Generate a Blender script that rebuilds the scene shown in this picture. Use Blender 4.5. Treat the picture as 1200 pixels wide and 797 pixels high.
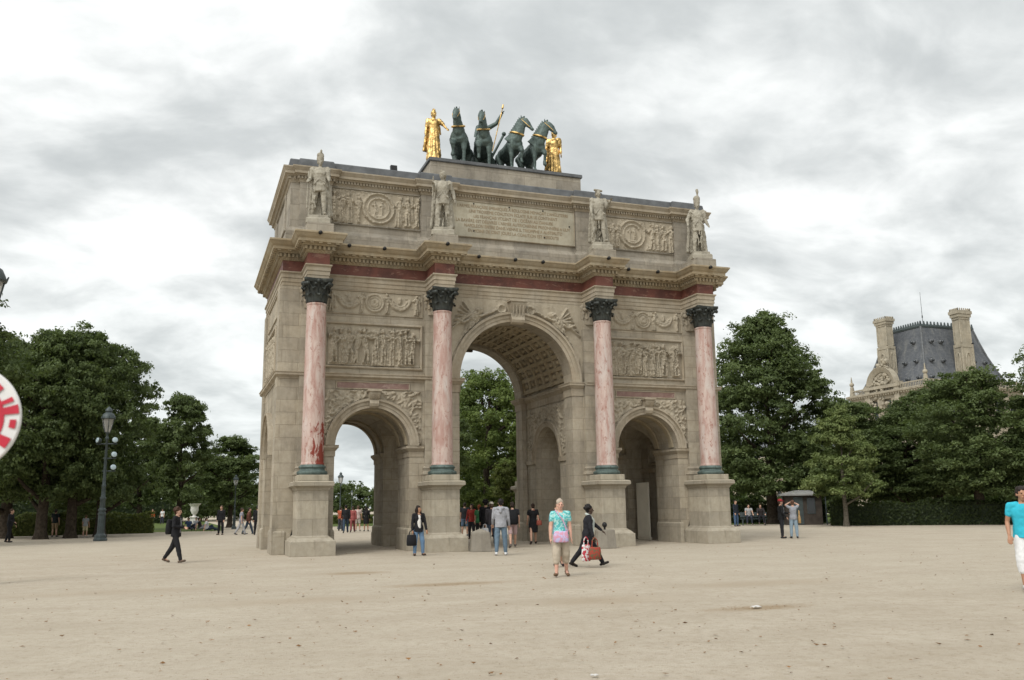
import bpy, bmesh, math, random
import numpy as np
from mathutils import Vector, Matrix
R = math.radians
random.seed(7)
S = bpy.context.scene
C = S.collection
for o in list(bpy.data.objects):
    bpy.data.objects.remove(o)

# ------------------------------------------------------------------ camera
CAM = Vector((-12.3901, -33.3184, 1.6179))
YAW, PITCH, ROLL, FPX = .3512, .1826, -.0139, 1047.93
fwd = Vector((math.sin(YAW), math.cos(YAW), 0))
right = Vector((math.cos(YAW), -math.sin(YAW), 0))
F = fwd * math.cos(PITCH) + Vector((0, 0, math.sin(PITCH)))
U = Vector((0, 0, math.cos(PITCH))) - fwd * math.sin(PITCH)
r2 = right * math.cos(ROLL) + U * math.sin(ROLL)
u2 = U * math.cos(ROLL) - right * math.sin(ROLL)
cd = bpy.data.cameras.new('camera')
cam = bpy.data.objects.new('camera', cd)
C.objects.link(cam)
cd.sensor_width = 36
cd.lens = FPX / 1200 * 36
cd.clip_start = .1
cd.clip_end = 3000
cd.dof.use_dof = True
cd.dof.focus_distance = 34
cd.dof.aperture_fstop = 4.0
cam.matrix_world = Matrix(((r2.x, u2.x, -F.x, CAM.x), (r2.y, u2.y, -F.y, CAM.y), (r2.z, u2.z, -F.z, CAM.z), (0, 0, 0, 1)))
S.camera = cam
S.cycles.diffuse_bounces = 6

# ------------------------------------------------------------------ light, sky, exposure
S.view_settings.view_transform = 'Standard'
S.view_settings.look = 'None'
S.view_settings.gamma = 1
S.view_settings.exposure = 0.16
SUN_AZ = Vector((-.80, -.60, 0)).normalized()      # towards the sun, over the left shoulder
SUN_EL = R(48)
sun_dir = SUN_AZ * math.cos(SUN_EL) + Vector((0, 0, math.sin(SUN_EL)))
sl = bpy.data.lights.new('sun', 'SUN')
sl.energy = 1.3
sl.angle = R(14)
sl.color = (1, .975, .91)
so = bpy.data.objects.new('sun', sl)
C.objects.link(so)
so.rotation_euler = sun_dir.to_track_quat('Z', 'Y').to_euler()
so.location = sun_dir * 100

W = bpy.data.worlds.new('World')
S.world = W
W.use_nodes = True
nt = W.node_tree
nt.nodes.clear()

class G:
    """tiny node-graph writer"""
    def __init__(s, tree): s.t = tree
    def n(s, typ, ins=None, **kw):
        nd = s.t.nodes.new(typ)
        for k, v in kw.items(): setattr(nd, k, v)
        for k, v in (ins or {}).items():
            i = nd.inputs[k]
            if isinstance(v, bpy.types.NodeSocket): s.t.links.new(v, i)
            elif isinstance(v, bpy.types.Node): s.t.links.new(v.outputs[0], i)
            else: i.default_value = v
        return nd
    def m(s, op, a, b=0.0, clamp=False):
        return s.n('ShaderNodeMath', {0: a, 1: b}, operation=op, use_clamp=clamp).outputs[0]
    def mix(s, f, a, b, bt='MIX'):
        return s.n('ShaderNodeMix', {0: f, 6: a, 7: b}, data_type='RGBA', blend_type=bt).outputs[2]
    def ramp(s, f, stops, interp='LINEAR'):
        nd = s.n('ShaderNodeValToRGB', {0: f})
        cr = nd.color_ramp
        cr.interpolation = interp
        while len(cr.elements) < len(stops): cr.elements.new(.5)
        for e, (p, c) in zip(cr.elements, stops):
            e.position = p
            e.color = c if len(c) == 4 else (*c, 1)
        return nd.outputs[0]
    def noise(s, vec, scale, detail=4, rough=.55, dist=0.0, out=0):
        return s.n('ShaderNodeTexNoise', {'Vector': vec, 'Scale': scale, 'Detail': detail, 'Roughness': rough, 'Distortion': dist}).outputs[out]
    def mapv(s, vec, loc=(0, 0, 0), scale=(1, 1, 1), rot=(0, 0, 0)):
        return s.n('ShaderNodeMapping', {'Vector': vec, 'Location': loc, 'Scale': scale, 'Rotation': rot}).outputs[0]

g = G(nt)
sky = g.n('ShaderNodeTexSky', sky_type='NISHITA', sun_disc=False, sun_elevation=SUN_EL,
          sun_rotation=math.atan2(SUN_AZ.x, SUN_AZ.y))
tc = g.n('ShaderNodeTexCoord')
sep = g.n('ShaderNodeSeparateXYZ', {0: tc.outputs['Generated']})
dz = g.m('MAXIMUM', sep.outputs[2], 0.0)
den = g.m('ADD', dz, .30)
cx_, cy_ = g.m('DIVIDE', sep.outputs[0], den), g.m('DIVIDE', sep.outputs[1], den)
cv = g.n('ShaderNodeCombineXYZ', {0: cx_, 1: cy_, 2: 0.0}).outputs[0]
# a slow layer, a soft mid layer and fine wisps
warp = g.noise(g.mapv(cv, (2, 8, 1)), 1.5, 3, .5, 0, 1)
cvw = g.n('ShaderNodeVectorMath', {0: cv, 1: g.n('ShaderNodeVectorMath', {0: warp, 3: .28}, operation='SCALE').outputs[0]}, operation='ADD').outputs[0]
big = g.noise(g.mapv(cvw, (6.35, 1.9, 2), (1, 1, 1)), 1.35, 3, .5, .2)
mid = g.noise(g.mapv(cvw, (.4, 5.2, 0), (1, 1.2, 1), (0, 0, .5)), 3.6, 7, .52, .15)
fine = g.noise(g.mapv(cvw, (1.7, 2.2, 3), (1, 1.4, 1), (0, 0, .35)), 10, 6, .55, .2)
dens = g.m('ADD', g.m('ADD', g.m('MULTIPLY', big, .44), g.m('MULTIPLY', mid, .43)), g.m('MULTIPLY', fine, .13))
# brightness: towards the sun's side the veil is thinner
sd = g.n('ShaderNodeVectorMath', {0: tc.outputs['Generated'], 1: (-.83, .38, .40)}, operation='DOT_PRODUCT').outputs['Value']
glow = g.m('MULTIPLY', g.m('POWER', g.m('MAXIMUM', g.m('ADD', g.m('MULTIPLY', sd, .5), .5), 0.0), 2.2), .075)
dens2 = g.m('SUBTRACT', dens, glow)
cl = g.ramp(dens2, [(.34, (1.05, 1.065, 1.06)), (.415, (.90, .922, .918)), (.47, (.73, .757, .758)), (.525, (.595, .625, .63)), (.61, (.49, .522, .532))], 'B_SPLINE')
hole = g.ramp(g.noise(g.mapv(cv, (6.1, .7, 2)), 1.6, 3, .5), [(.70, (0, 0, 0)), (.78, (.5, .5, .5))])
low = g.ramp(sep.outputs[2], [(0.0, (.87, .90, .90)), (.30, (1, 1, 1))])
# broad sky lobe round the sun, added behind the camera to brighten facade and ground
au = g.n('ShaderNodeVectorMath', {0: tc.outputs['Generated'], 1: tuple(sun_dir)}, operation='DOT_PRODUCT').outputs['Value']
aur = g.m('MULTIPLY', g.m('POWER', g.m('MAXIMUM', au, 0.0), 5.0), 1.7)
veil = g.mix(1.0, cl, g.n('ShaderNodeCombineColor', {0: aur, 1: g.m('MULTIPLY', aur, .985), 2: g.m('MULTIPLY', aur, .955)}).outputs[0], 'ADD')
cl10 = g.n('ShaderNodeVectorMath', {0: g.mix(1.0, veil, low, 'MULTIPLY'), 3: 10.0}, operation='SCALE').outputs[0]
skyc = g.n('ShaderNodeVectorMath', {0: sky.outputs[0], 3: 1.3}, operation='SCALE').outputs[0]
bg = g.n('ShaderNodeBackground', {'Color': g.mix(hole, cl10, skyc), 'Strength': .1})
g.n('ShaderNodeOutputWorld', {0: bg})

# ------------------------------------------------------------------ materials
def new_mat(name):
    m = bpy.data.materials.new(name)
    m.use_nodes = True
    m.node_tree.nodes.clear()
    return m, G(m.node_tree)
def finish(g, color, rough=.8, metal=0.0, bump=None, bstr=.3, bdist=.02, spec=.3, extra=None):
    ins = {'Base Color': color, 'Roughness': rough, 'Metallic': metal, 'Specular IOR Level': spec}
    if bump is not None:
        ins['Normal'] = g.n('ShaderNodeBump', {'Height': bump, 'Strength': bstr, 'Distance': bdist}).outputs[0]
    b = g.n('ShaderNodeBsdfPrincipled', {**ins, **(extra or {})})
    g.n('ShaderNodeOutputMaterial', {0: b})
def c4(c): return (*c, 1)

def stone_mat(name, base, joints=True, dirt=.5, brown=.0, course=.46, length=1.15, streak=.5):
    m, g = new_mat(name)
    t = g.n('ShaderNodeTexCoord').outputs['Object']
    sp = g.n('ShaderNodeSeparateXYZ', {0: t})
    nrm = g.n('ShaderNodeSeparateXYZ', {0: g.n('ShaderNodeNewGeometry').outputs['True Normal']})
    side = g.m('GREATER_THAN', g.m('ABSOLUTE', nrm.outputs[0]), .7)
    h = g.n('ShaderNodeMix', {0: side, 2: sp.outputs[0], 3: sp.outputs[1]}, data_type='FLOAT').outputs[0]
    uv = g.n('ShaderNodeCombineXYZ', {0: h, 1: sp.outputs[2], 2: 0.0}).outputs[0]
    n1 = g.noise(t, .55, 5, .6)
    n2 = g.noise(t, 5.5, 5, .65)
    n3 = g.noise(t, 38, 3, .6)
    st = g.noise(g.mapv(t, (0, 0, 0), (1.6, 1.6, .20)), 1.5, 6, .68, .4)
    col = g.mix(g.ramp(n1, [(.3, (0, 0, 0)), (.7, (1, 1, 1))]), c4([x * .80 for x in base]), c4([x * 1.13 for x in base]))
    col = g.mix(g.m('MULTIPLY', g.ramp(n2, [(.35, (1, 1, 1)), (.62, (0, 0, 0))]), .35), col, c4((base[0] * .62, base[1] * .58, base[2] * .52)))
    bump = g.m('ADD', g.m('MULTIPLY', n2, .6), g.m('MULTIPLY', n3, .25))
    if joints:
        br = g.n('ShaderNodeTexBrick', {'Vector': uv, 'Color1': (.74, .74, .75, 1), 'Color2': (1.14, 1.13, 1.10, 1), 'Mortar': (.55, .52, .48, 1), 'Scale': 1.0,
                                      'Mortar Size': .011, 'Mortar Smooth': .4, 'Bias': 0.0, 'Brick Width': length, 'Row Height': course}, offset=.5)
        col = g.mix(.6, col, br.outputs[0], 'MULTIPLY')
        bump = g.m('SUBTRACT', bump, g.m('MULTIPLY', br.outputs[1], .45))
    col = g.mix(g.m('MULTIPLY', g.ramp(st, [(.51, (0, 0, 0)), (.72, (1, 1, 1))]), streak), col, c4((base[0] * .42, base[1] * .40, base[2] * .38)))
    if dirt:
        d = g.ramp(g.noise(t, 1.7, 6, .7), [(.50, (0, 0, 0)), (.72, (1, 1, 1))])
        col = g.mix(g.m('MULTIPLY', d, dirt), col, c4((.115, .106, .090)))
    if brown:
        b = g.ramp(g.noise(g.mapv(t, (5, 1, 3)), .9, 4, .6), [(.4, (0, 0, 0)), (.62, (1, 1, 1))])
        col = g.mix(g.m('MULTIPLY', b, brown), col, c4((.27, .185, .09)))
    finish(g, col, .88, 0, bump, .5, .025, .15)
    return m

def plain_mat(name, base, rough=.6, metal=0.0, var=.25, scale=6, spec=.3, bump=.15, second=None):
    m, g = new_mat(name)
    t = g.n('ShaderNodeTexCoord').outputs['Object']
    n = g.noise(t, scale, 5, .6)
    s = second or [x * (1 - var) for x in base]
    col = g.mix(g.ramp(n, [(.35, (0, 0, 0)), (.65, (1, 1, 1))]), c4(s), c4([min(1, x * (1 + var * .5)) for x in base]))
    finish(g, col, rough, metal, g.noise(t, scale * 6, 3, .6), bump, .01, spec)
    return m

MAT = {}
MAT['stone'] = stone_mat('ashlar_limestone', (.392, .350, .280), True, .38, .08, streak=.62)
MAT['carved'] = stone_mat('carved_limestone', (.40, .353, .275), False, .30, .06, streak=.4)
MAT['trim'] = stone_mat('moulded_limestone', (.378, .333, .262), False, .32, .22, streak=.6)
MAT['cornice'] = stone_mat('stained_cornice_limestone', (.36, .308, .222), False, .50, .36, streak=.55)
MAT['attic'] = stone_mat('grey_attic_limestone', (.335, .305, .255), True, .58, .04, .62, 1.5)
MAT['pedestal'] = stone_mat('pedestal_limestone', (.41, .370, .297), True, .30, .04, .62, 1.8, .6)
MAT['statue'] = stone_mat('statue_marble', (.37, .345, .285), False, .65, .05, streak=.8)
MAT['tablet'] = stone_mat('tablet_marble', (.42, .392, .312), False, .2, .14, streak=.4)
MAT['vault'] = stone_mat('vault_limestone', (.39, .335, .24), False, .28, .25)
MAT['bollard'] = stone_mat('bollard_granite', (.27, .245, .205), False, .3, 0)

def marble_mat(name, a, b, c, zs=.24, sc=5.0, seed=0, veil=(.50, .45, .415)):
    m, g = new_mat(name)
    t0 = g.n('ShaderNodeTexCoord').outputs['Object']
    rnd = g.n('ShaderNodeObjectInfo').outputs['Random']
    off = g.n('ShaderNodeCombineXYZ', {0: g.m('MULTIPLY', rnd, 37.0), 1: 0.0, 2: g.m('MULTIPLY', rnd, 11.0)}).outputs[0]
    t = g.n('ShaderNodeVectorMath', {0: t0, 1: off}, operation='ADD').outputs[0]
    v = g.mapv(t, (seed, seed * 2, 0), (1, 1, zs))
    n1 = g.noise(v, sc, 8, .62, .5)
    n2 = g.noise(g.mapv(v, (9, 3, 1)), sc * .45, 6, .6, .8)
    n3 = g.noise(g.mapv(t, (2, 7, 5), (1, 1, zs * 2.2)), sc * 1.7, 8, .7, .6)
    col = g.mix(g.ramp(n1, [(.38, (0, 0, 0)), (.6, (1, 1, 1))]), c4(a), c4(b))
    col = g.mix(g.ramp(n2, [(.50, (0, 0, 0)), (.66, (.85, .85, .85))]), col, c4(veil))
    col = g.mix(g.ramp(n3, [(.55, (0, 0, 0)), (.64, (.85, .85, .85))]), col, c4(c))
    finish(g, col, .55, 0, n1, .12, .01, .3)
    return m
MAT['pink'] = marble_mat('pink_veined_marble', (.37, .235, .20), (.49, .385, .34), (.27, .125, .095))
MAT['red'] = marble_mat('dark_red_marble', (.150, .054, .038), (.085, .034, .026), (.24, .13, .095), 1.0, 1.6, 3, (.15, .060, .044))
MAT['plaque'] = marble_mat('dull_red_marble', (.23, .15, .125), (.17, .10, .085), (.30, .22, .19), 1.0, 1.8, 8, (.27, .19, .16))

def stained_shaft():
    """the left column carries a patch of darker red veining low on the shaft"""
    m = MAT['pink'].copy()
    m.name = 'pink_marble_with_red_patch'
    g = G(m.node_tree)
    b = [n for n in m.node_tree.nodes if n.type == 'BSDF_PRINCIPLED'][0]
    old = b.inputs['Base Color'].links[0].from_socket
    t = g.n('ShaderNodeTexCoord').outputs['Object']
    z = g.n('ShaderNodeSeparateXYZ', {0: t})
    n = g.noise(g.mapv(t, (4, 0, 0), (1.3, 1.3, .45)), 3.4, 8, .72, 1.0)
    hgt = g.m('MULTIPLY', g.n('ShaderNodeMapRange', {0: z.outputs[2], 1: 3.1, 2: 5.3, 3: 1.0, 4: 0.0}).outputs[0],
              g.n('ShaderNodeMapRange', {0: z.outputs[0], 1: -.25, 2: .25, 3: 0.2, 4: 1.0}).outputs[0])
    k = g.ramp(g.m('ADD', n, g.m('MULTIPLY', hgt, .29)), [(.64, (0, 0, 0)), (.69, (1, 1, 1))])
    m.node_tree.links.new(g.mix(k, old, (.20, .035, .022, 1)), b.inputs['Base Color'])
    return m
MAT['pink_stained'] = stained_shaft()

def patina_mat(name, a, b, c, rough=.55, metal=.3):
    m, g = new_mat(name)
    t = g.n('ShaderNodeTexCoord').outputs['Object']
    n = g.noise(t, 5, 6, .65)
    st = g.noise(g.mapv(t, (0, 0, 0), (3, 3, .4)), 3, 4, .6)
    col = g.mix(g.ramp(n, [(.38, (0, 0, 0)), (.62, (1, 1, 1))]), c4(a), c4(b))
    col = g.mix(g.ramp(st, [(.55, (0, 0, 0)), (.72, (.7, .7, .7))]), col, c4(c))
    finish(g, col, rough, metal, n, .2, .01, .4)
    return m
MAT['bronze'] = patina_mat('dark_patina_bronze', (.050, .070, .064), (.085, .118, .108), (.12, .165, .15))
MAT['capital'] = patina_mat('blackened_bronze', (.026, .029, .027), (.055, .062, .056), (.095, .105, .092))
MAT['base_bronze'] = patina_mat('green_bronze', (.062, .088, .080), (.105, .145, .132), (.05, .06, .055), .6, .15)
MAT['gold'] = plain_mat('gilded_bronze', (.66, .45, .18), .46, 1.0, .7, 4, .5, .6)
MAT['lead'] = plain_mat('weathered_lead', (.115, .12, .125), .6, .1, .3, 2.5)
MAT['iron'] = plain_mat('green_painted_iron', (.058, .074, .075), .45, .1, .25, 4)
MAT['black'] = plain_mat('black_metal', (.012, .012, .012), .5)
MAT['letters'] = plain_mat('brown_lettering', (.27, .20, .12), .7)

def glass_mat():
    m, g = new_mat('lantern_glass')
    b = g.n('ShaderNodeBsdfPrincipled', {'Base Color': (.72, .70, .66, 1), 'Roughness': .12, 'Transmission Weight': .55, 'Alpha': .75})
    g.n('ShaderNodeOutputMaterial', {0: b})
    return m
MAT['glass'] = glass_mat()
def dark_glass():
    m, g = new_mat('window_glass')
    g.n('ShaderNodeOutputMaterial', {0: g.n('ShaderNodeBsdfPrincipled', {'Base Color': (.03, .035, .04, 1), 'Roughness': .08})})
    return m
MAT['pane'] = dark_glass()

def ground_mat():
    m, g = new_mat('pale_compacted_gravel')
    t = g.n('ShaderNodeTexCoord').outputs['Object']
    n0 = g.noise(t, .05, 4, .55)
    n1 = g.noise(g.mapv(t, (0, 0, 0), (1, 1.7, 1), (0, 0, .2)), .45, 6, .62)
    n2 = g.noise(t, 4.5, 6, .68)
    n3 = g.noise(t, 60, 3, .7)
    n4 = g.noise(t, 13, 5, .7)
    col = g.mix(g.ramp(n1, [(.35, (0, 0, 0)), (.68, (1, 1, 1))]), (.398, .345, .274, 1), (.470, .415, .340, 1))
    col = g.mix(g.m('MULTIPLY', g.ramp(n2, [(.46, (0, 0, 0)), (.68, (1, 1, 1))]), .5), col, (.318, .264, .190, 1))
    col = g.mix(g.m('MULTIPLY', g.ramp(n0, [(.45, (0, 0, 0)), (.65, (1, 1, 1))]), .35), col, (.475, .43, .35, 1))
    col = g.mix(g.m('MULTIPLY', g.ramp(n4, [(.56, (0, 0, 0)), (.66, (1, 1, 1))]), .75), col, (.25, .205, .145, 1))
    n5 = g.noise(g.mapv(g.mapv(t, (0, 0, 0), (1, 1, 1), (0, 0, .42)), (0, 0, 0), (.35, 2.6, 1)), 1.6, 6, .7, .4)
    col = g.mix(g.m('MULTIPLY', g.ramp(n5, [(.50, (0, 0, 0)), (.66, (1, 1, 1))]), .14), col, (.285, .235, .165, 1))
    n6 = g.noise(t, 1.1, 6, .72, .6)
    col = g.mix(g.m('MULTIPLY', g.ramp(n6, [(.52, (0, 0, 0)), (.64, (1, 1, 1))]), .22), col, (.50, .455, .375, 1))
    # loose pebbles and crumbs of two sizes
    for sc, rad, k in ((26.0, .13, .75), (9.0, .055, .85)):
        vor = g.n('ShaderNodeTexVoronoi', {'Vector': t, 'Scale': sc, 'Randomness': 1.0})
        sepc = g.n('ShaderNodeSeparateColor', {0: vor.outputs['Color']})
        peb = g.ramp(vor.outputs['Distance'], [(.0, (1, 1, 1)), (rad, (0, 0, 0))])
        tint = g.ramp(sepc.outputs[0], [(.45, (.55, .50, .43)), (.55, (.17, .13, .085))])
        keep = g.ramp(sepc.outputs[1], [(.45, (0, 0, 0)), (.49, (1, 1, 1))])
        col = g.mix(g.m('MULTIPLY', g.m('MULTIPLY', peb, keep), k), col, tint)
    # damp brown stains with ragged edges
    for (x, y, rx, ry, k) in ((-3.9, -21.1, 1.15, .38, .8), (-8.2, -10.3, 1.0, .6, .75), (-7.0, -14.6, 1.7, .5, .8), (-5.6, -19.0, 1.6, .9, .35), (-1.2, -17.5, 2.4, .8, .3), (-10.5, -16.5, 2.2, .8, .3), (-13.5, -13.0, 3.0, .8, .25)):
        v = g.mapv(g.mapv(t, (-x, -y, 0)), (0, 0, 0), (1 / rx, 1 / ry, 0), (0, 0, 0))
        ln = g.n('ShaderNodeVectorMath', {0: v}, operation='LENGTH').outputs['Value']
        q = g.m('ADD', ln, g.m('MULTIPLY', g.m('SUBTRACT', g.m('ADD', g.m('MULTIPLY', n2, .6), g.m('MULTIPLY', n4, .6)), .6), 3.2))
        col = g.mix(g.m('MULTIPLY', g.ramp(q, [(.25, (1, 1, 1)), (1.1, (0, 0, 0))]), k), col, (.27, .195, .115, 1))
    col = g.mix(g.m('MULTIPLY', g.ramp(n3, [(.35, (1, 1, 1)), (.6, (0, 0, 0))]), .3), col, (.27, .23, .165, 1))
    finish(g, col, .95, 0, g.m('ADD', g.m('MULTIPLY', n3, .5), g.m('MULTIPLY', n2, .8)), .8, .04, .1)
    return m
MAT['ground'] = ground_mat()
MAT['soil'] = plain_mat('damp_soil_stain', (.30, .235, .15), .95, 0, .3, 5, .1)
MAT['lawn'] = plain_mat('mown_grass', (.085, .115, .03), .9, 0, .45, 1.2, .1, .6)

def leaf_mat(name, a, b, trans=.40):
    m, g = new_mat(name)
    at = g.n('ShaderNodeAttribute', attribute_name='tone')
    col = g.mix(at.outputs['Fac'], c4(a), c4(b))
    p = g.n('ShaderNodeBsdfPrincipled', {'Base Color': col, 'Roughness': .55, 'Specular IOR Level': .25})
    tr = g.n('ShaderNodeBsdfTranslucent', {'Color': g.mix(.5, col, (.12, .17, .02, 1))})
    g.n('ShaderNodeOutputMaterial', {0: g.n('ShaderNodeMixShader', {0: trans, 1: p, 2: tr})})
    return m
MAT['leaf'] = leaf_mat('chestnut_leaves', (.060, .088, .032), (.148, .192, .072))
MAT['leaf_bright'] = leaf_mat('bright_green_leaves', (.085, .130, .034), (.195, .245, .070))
MAT['leaf_pale'] = leaf_mat('pale_linden_leaves', (.115, .160, .052), (.225, .268, .100))
MAT['leaf_hedge'] = leaf_mat('hedge_leaves', (.022, .034, .014), (.052, .072, .024))
MAT['leaf_shrub'] = leaf_mat('shrub_leaves', (.070, .092, .022), (.145, .160, .045))
MAT['bark'] = plain_mat('dark_bark', (.060, .048, .036), .95, 0, .45, 7, .1, .8)
MAT['bark_pale'] = plain_mat('grey_bark', (.13, .115, .09), .95, 0, .4, 9, .1, .6)
MAT['dead_leaf'] = plain_mat('dry_fallen_leaf', (.20, .10, .035), .9, 0, .5, 3)
MAT['paper'] = plain_mat('white_paper', (.55, .54, .52), .8, 0, .15, 9)
def slate_mat():
    m, g = new_mat('grey_slate')
    t = g.n('ShaderNodeTexCoord').outputs['Object']
    sp = g.n('ShaderNodeSeparateXYZ', {0: t})
    uv = g.n('ShaderNodeCombineXYZ', {0: g.m('ADD', sp.outputs[0], sp.outputs[1]), 1: sp.outputs[2], 2: 0.0}).outputs[0]
    br = g.n('ShaderNodeTexBrick', {'Vector': uv, 'Color1': (.78, .80, .82, 1), 'Color2': (1.25, 1.22, 1.2, 1), 'Mortar': (.5, .5, .5, 1), 'Scale': 1.0, 'Mortar Size': .02, 'Brick Width': .42, 'Row Height': .30}, offset=.5)
    n = g.noise(t, .5, 5, .6)
    st = g.noise(g.mapv(t, (0, 0, 0), (1, 1, .15)), 1.2, 5, .65)
    col = g.mix(n, (.070, .078, .092, 1), (.135, .142, .150, 1))
    col = g.mix(g.ramp(st, [(.5, (0, 0, 0)), (.7, (.6, .6, .6))]), col, (.20, .20, .19, 1))
    finish(g, g.mix(.7, col, br.outputs[0], 'MULTIPLY'), .6, 0, br.outputs[1], .4, .03, .3)
    return m
MAT['slate'] = slate_mat()
MAT['palace'] = stone_mat('palace_limestone', (.36, .325, .255), True, .35, .10, .6, 1.6)
MAT['palace_trim'] = stone_mat('palace_carved_limestone', (.37, .335, .265), False, .4, .10)
CLOTH = {}
def cloth(c, rough=.85, pattern=None):
    k = (tuple(c), tuple(pattern) if pattern else None)
    if k not in CLOTH:
        if pattern:
            m, g = new_mat('patterned_cloth')
            t = g.n('ShaderNodeTexCoord').outputs['Object']
            v = g.noise(t, 17, 2, .5)
            finish(g, g.mix(g.ramp(v, [(.48, (0, 0, 0)), (.54, (1, 1, 1))]), c4(c), c4(pattern)), rough, 0, g.noise(t, 14, 3), .4, .02, .2)
        else:
            m, g = new_mat('woven_cloth')
            t = g.n('ShaderNodeTexCoord').outputs['Object']
            n = g.noise(t, 9, 4, .6)
            finish(g, g.mix(n, c4([x * .72 for x in c]), c4([min(1, x * 1.22) for x in c])), rough, 0, g.noise(t, 12, 4), .5, .03, .2)
        CLOTH[k] = m
    return CLOTH[k]

# ------------------------------------------------------------------ object helpers
def thing(name, label, cat, loc=(0, 0, 0), rz=0.0, group=None, scale=1.0):
    o = bpy.data.objects.new(name, None)
    C.objects.link(o)
    o.location = loc
    o.rotation_euler = (0, 0, rz)
    o.scale = (scale,) * 3 if not isinstance(scale, (tuple, list)) else scale
    o.empty_display_size = .2
    o['label'] = label
    o['category'] = cat
    if group: o['group'] = group
    return o
def link_mesh(name, me, parent=None, mat=None):
    o = bpy.data.objects.new(name, me)
    C.objects.link(o)
    if parent is not None: o.parent = parent
    if mat is not None:
        me.materials.clear()
        me.materials.append(mat)
    return o
def copy_tree(o, parent=None):
    c = o.copy()
    C.objects.link(c)
    c.parent = parent
    for ch in [x for x in bpy.data.objects if x.parent == o]:
        copy_tree(ch, c)
    return c

class MB:
    def __init__(s): s.v, s.f = [], []
    def add(s, vs, fs):
        k = len(s.v)
        s.v += [tuple(p) for p in vs]
        s.f += [tuple(i + k for i in f) for f in fs]
        return s
    def box(s, x0, x1, y0, y1, z0, z1):
        return s.add([(x0, y0, z0), (x1, y0, z0), (x1, y1, z0), (x0, y1, z0), (x0, y0, z1), (x1, y0, z1), (x1, y1, z1), (x0, y1, z1)],
                     [(0, 3, 2, 1), (4, 5, 6, 7), (0, 1, 5, 4), (1, 2, 6, 5), (2, 3, 7, 6), (3, 0, 4, 7)])
    def obox(s, c, ax, ay, az):
        """box given by centre and three half-axis vectors"""
        c, ax, ay, az = Vector(c), Vector(ax), Vector(ay), Vector(az)
        vs = [c + i * ax + j * ay + k * az for k in (-1, 1) for (i, j) in ((-1, -1), (1, -1), (1, 1), (-1, 1))]
        return s.add(vs, [(0, 3, 2, 1), (4, 5, 6, 7), (0, 1, 5, 4), (1, 2, 6, 5), (2, 3, 7, 6), (3, 0, 4, 7)])
    def prism(s, poly, y0, y1):
        """poly in (x, z), extruded along y"""
        n = len(poly)
        s.add([(x, y0, z) for x, z in poly] + [(x, y1, z) for x, z in poly],
              [tuple(range(n)), tuple(range(2 * n - 1, n - 1, -1))] + [(i, i + n, (i + 1) % n + n, (i + 1) % n) for i in range(n)])
        return s
    def lathe(s, prof, c=(0, 0, 0), n=24, cap=True, sq=None):
        """prof: (radius, z); sq: superellipse exponent for a rounded square"""
        vs, fs = [], []
        for r, z in prof:
            for i in range(n):
                a = 2 * math.pi * (i + .5) / n
                vs.append((c[0] + r * math.cos(a), c[1] + r * math.sin(a), c[2] + z))
        for j in range(len(prof) - 1):
            for i in range(n):
                a, b = j * n + i, j * n + (i + 1) % n
                fs.append((a, b, b + n, a + n))
        if cap:
            fs.append(tuple(range(n - 1, -1, -1)))
            k = (len(prof) - 1) * n
            fs.append(tuple(range(k, k + n)))
        return s.add(vs, fs)
    def square(s, prof, c=(0, 0)):
        """square lathe: prof = (half width, z)"""
        vs, fs = [], []
        for r, z in prof:
            vs += [(c[0] - r, c[1] - r, z), (c[0] + r, c[1] - r, z), (c[0] + r, c[1] + r, z), (c[0] - r, c[1] + r, z)]
        for j in range(len(prof) - 1):
            for i in range(4):
                a, b = j * 4 + i, j * 4 + (i + 1) % 4
                fs.append((a, b, b + 4, a + 4))
        fs += [(3, 2, 1, 0), tuple(range(len(vs) - 4, len(vs)))]
        return s.add(vs, fs)
    def rings(s, rs, n=10, caps=True):
        """rs: (centre, xaxis vec, yaxis vec) elliptical rings"""
        vs, fs = [], []
        for c, ax, ay in rs:
            for i in range(n):
                a = 2 * math.pi * i / n
                vs.append(c + ax * math.cos(a) + ay * math.sin(a))
        for j in range(len(rs) - 1):
            for i in range(n):
                a, b = j * n + i, j * n + (i + 1) % n
                fs.append((a, b, b + n, a + n))
        if caps:
            fs.append(tuple(range(n - 1, -1, -1)))
            k = (len(rs) - 1) * n
            fs.append(tuple(range(k, k + n)))
        return s.add(vs, fs)
    def cap(s, p0, r0, p1, r1, n=10, flat=1.0, side=None):
        """tapered capsule; flat scales the axis across 'side'"""
        p0, p1 = Vector(p0), Vector(p1)
        d = (p1 - p0)
        if d.length < 1e-5: d = Vector((0, 0, 1e-4))
        d.normalize()
        ref = Vector(side) if side is not None else (Vector((1, 0, 0)) if abs(d.x) < .9 else Vector((0, 1, 0)))
        ax = (ref - d * ref.dot(d)).normalized()
        ay = d.cross(ax)
        rs = []
        for t in (85, 55, 25):
            rs.append((p0 - d * r0 * math.sin(R(t)), ax * r0 * math.cos(R(t)), ay * r0 * math.cos(R(t)) * flat))
        rs.append((p0, ax * r0, ay * r0 * flat))
        rs.append((p1, ax * r1, ay * r1 * flat))
        for t in (25, 55, 85):
            rs.append((p1 + d * r1 * math.sin(R(t)), ax * r1 * math.cos(R(t)), ay * r1 * math.cos(R(t)) * flat))
        return s.rings(rs, n)
    def ball(s, c, r, n=10, sc=(1, 1, 1)):
        c = Vector(c)
        rs = []
        for t in (-85, -55, -25, 0, 25, 55, 85):
            rs.append((c + Vector((0, 0, r * sc[2] * math.sin(R(t)))), Vector((r * sc[0] * math.cos(R(t)), 0, 0)), Vector((0, r * sc[1] * math.cos(R(t)), 0))))
        return s.rings(rs, n)
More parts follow.
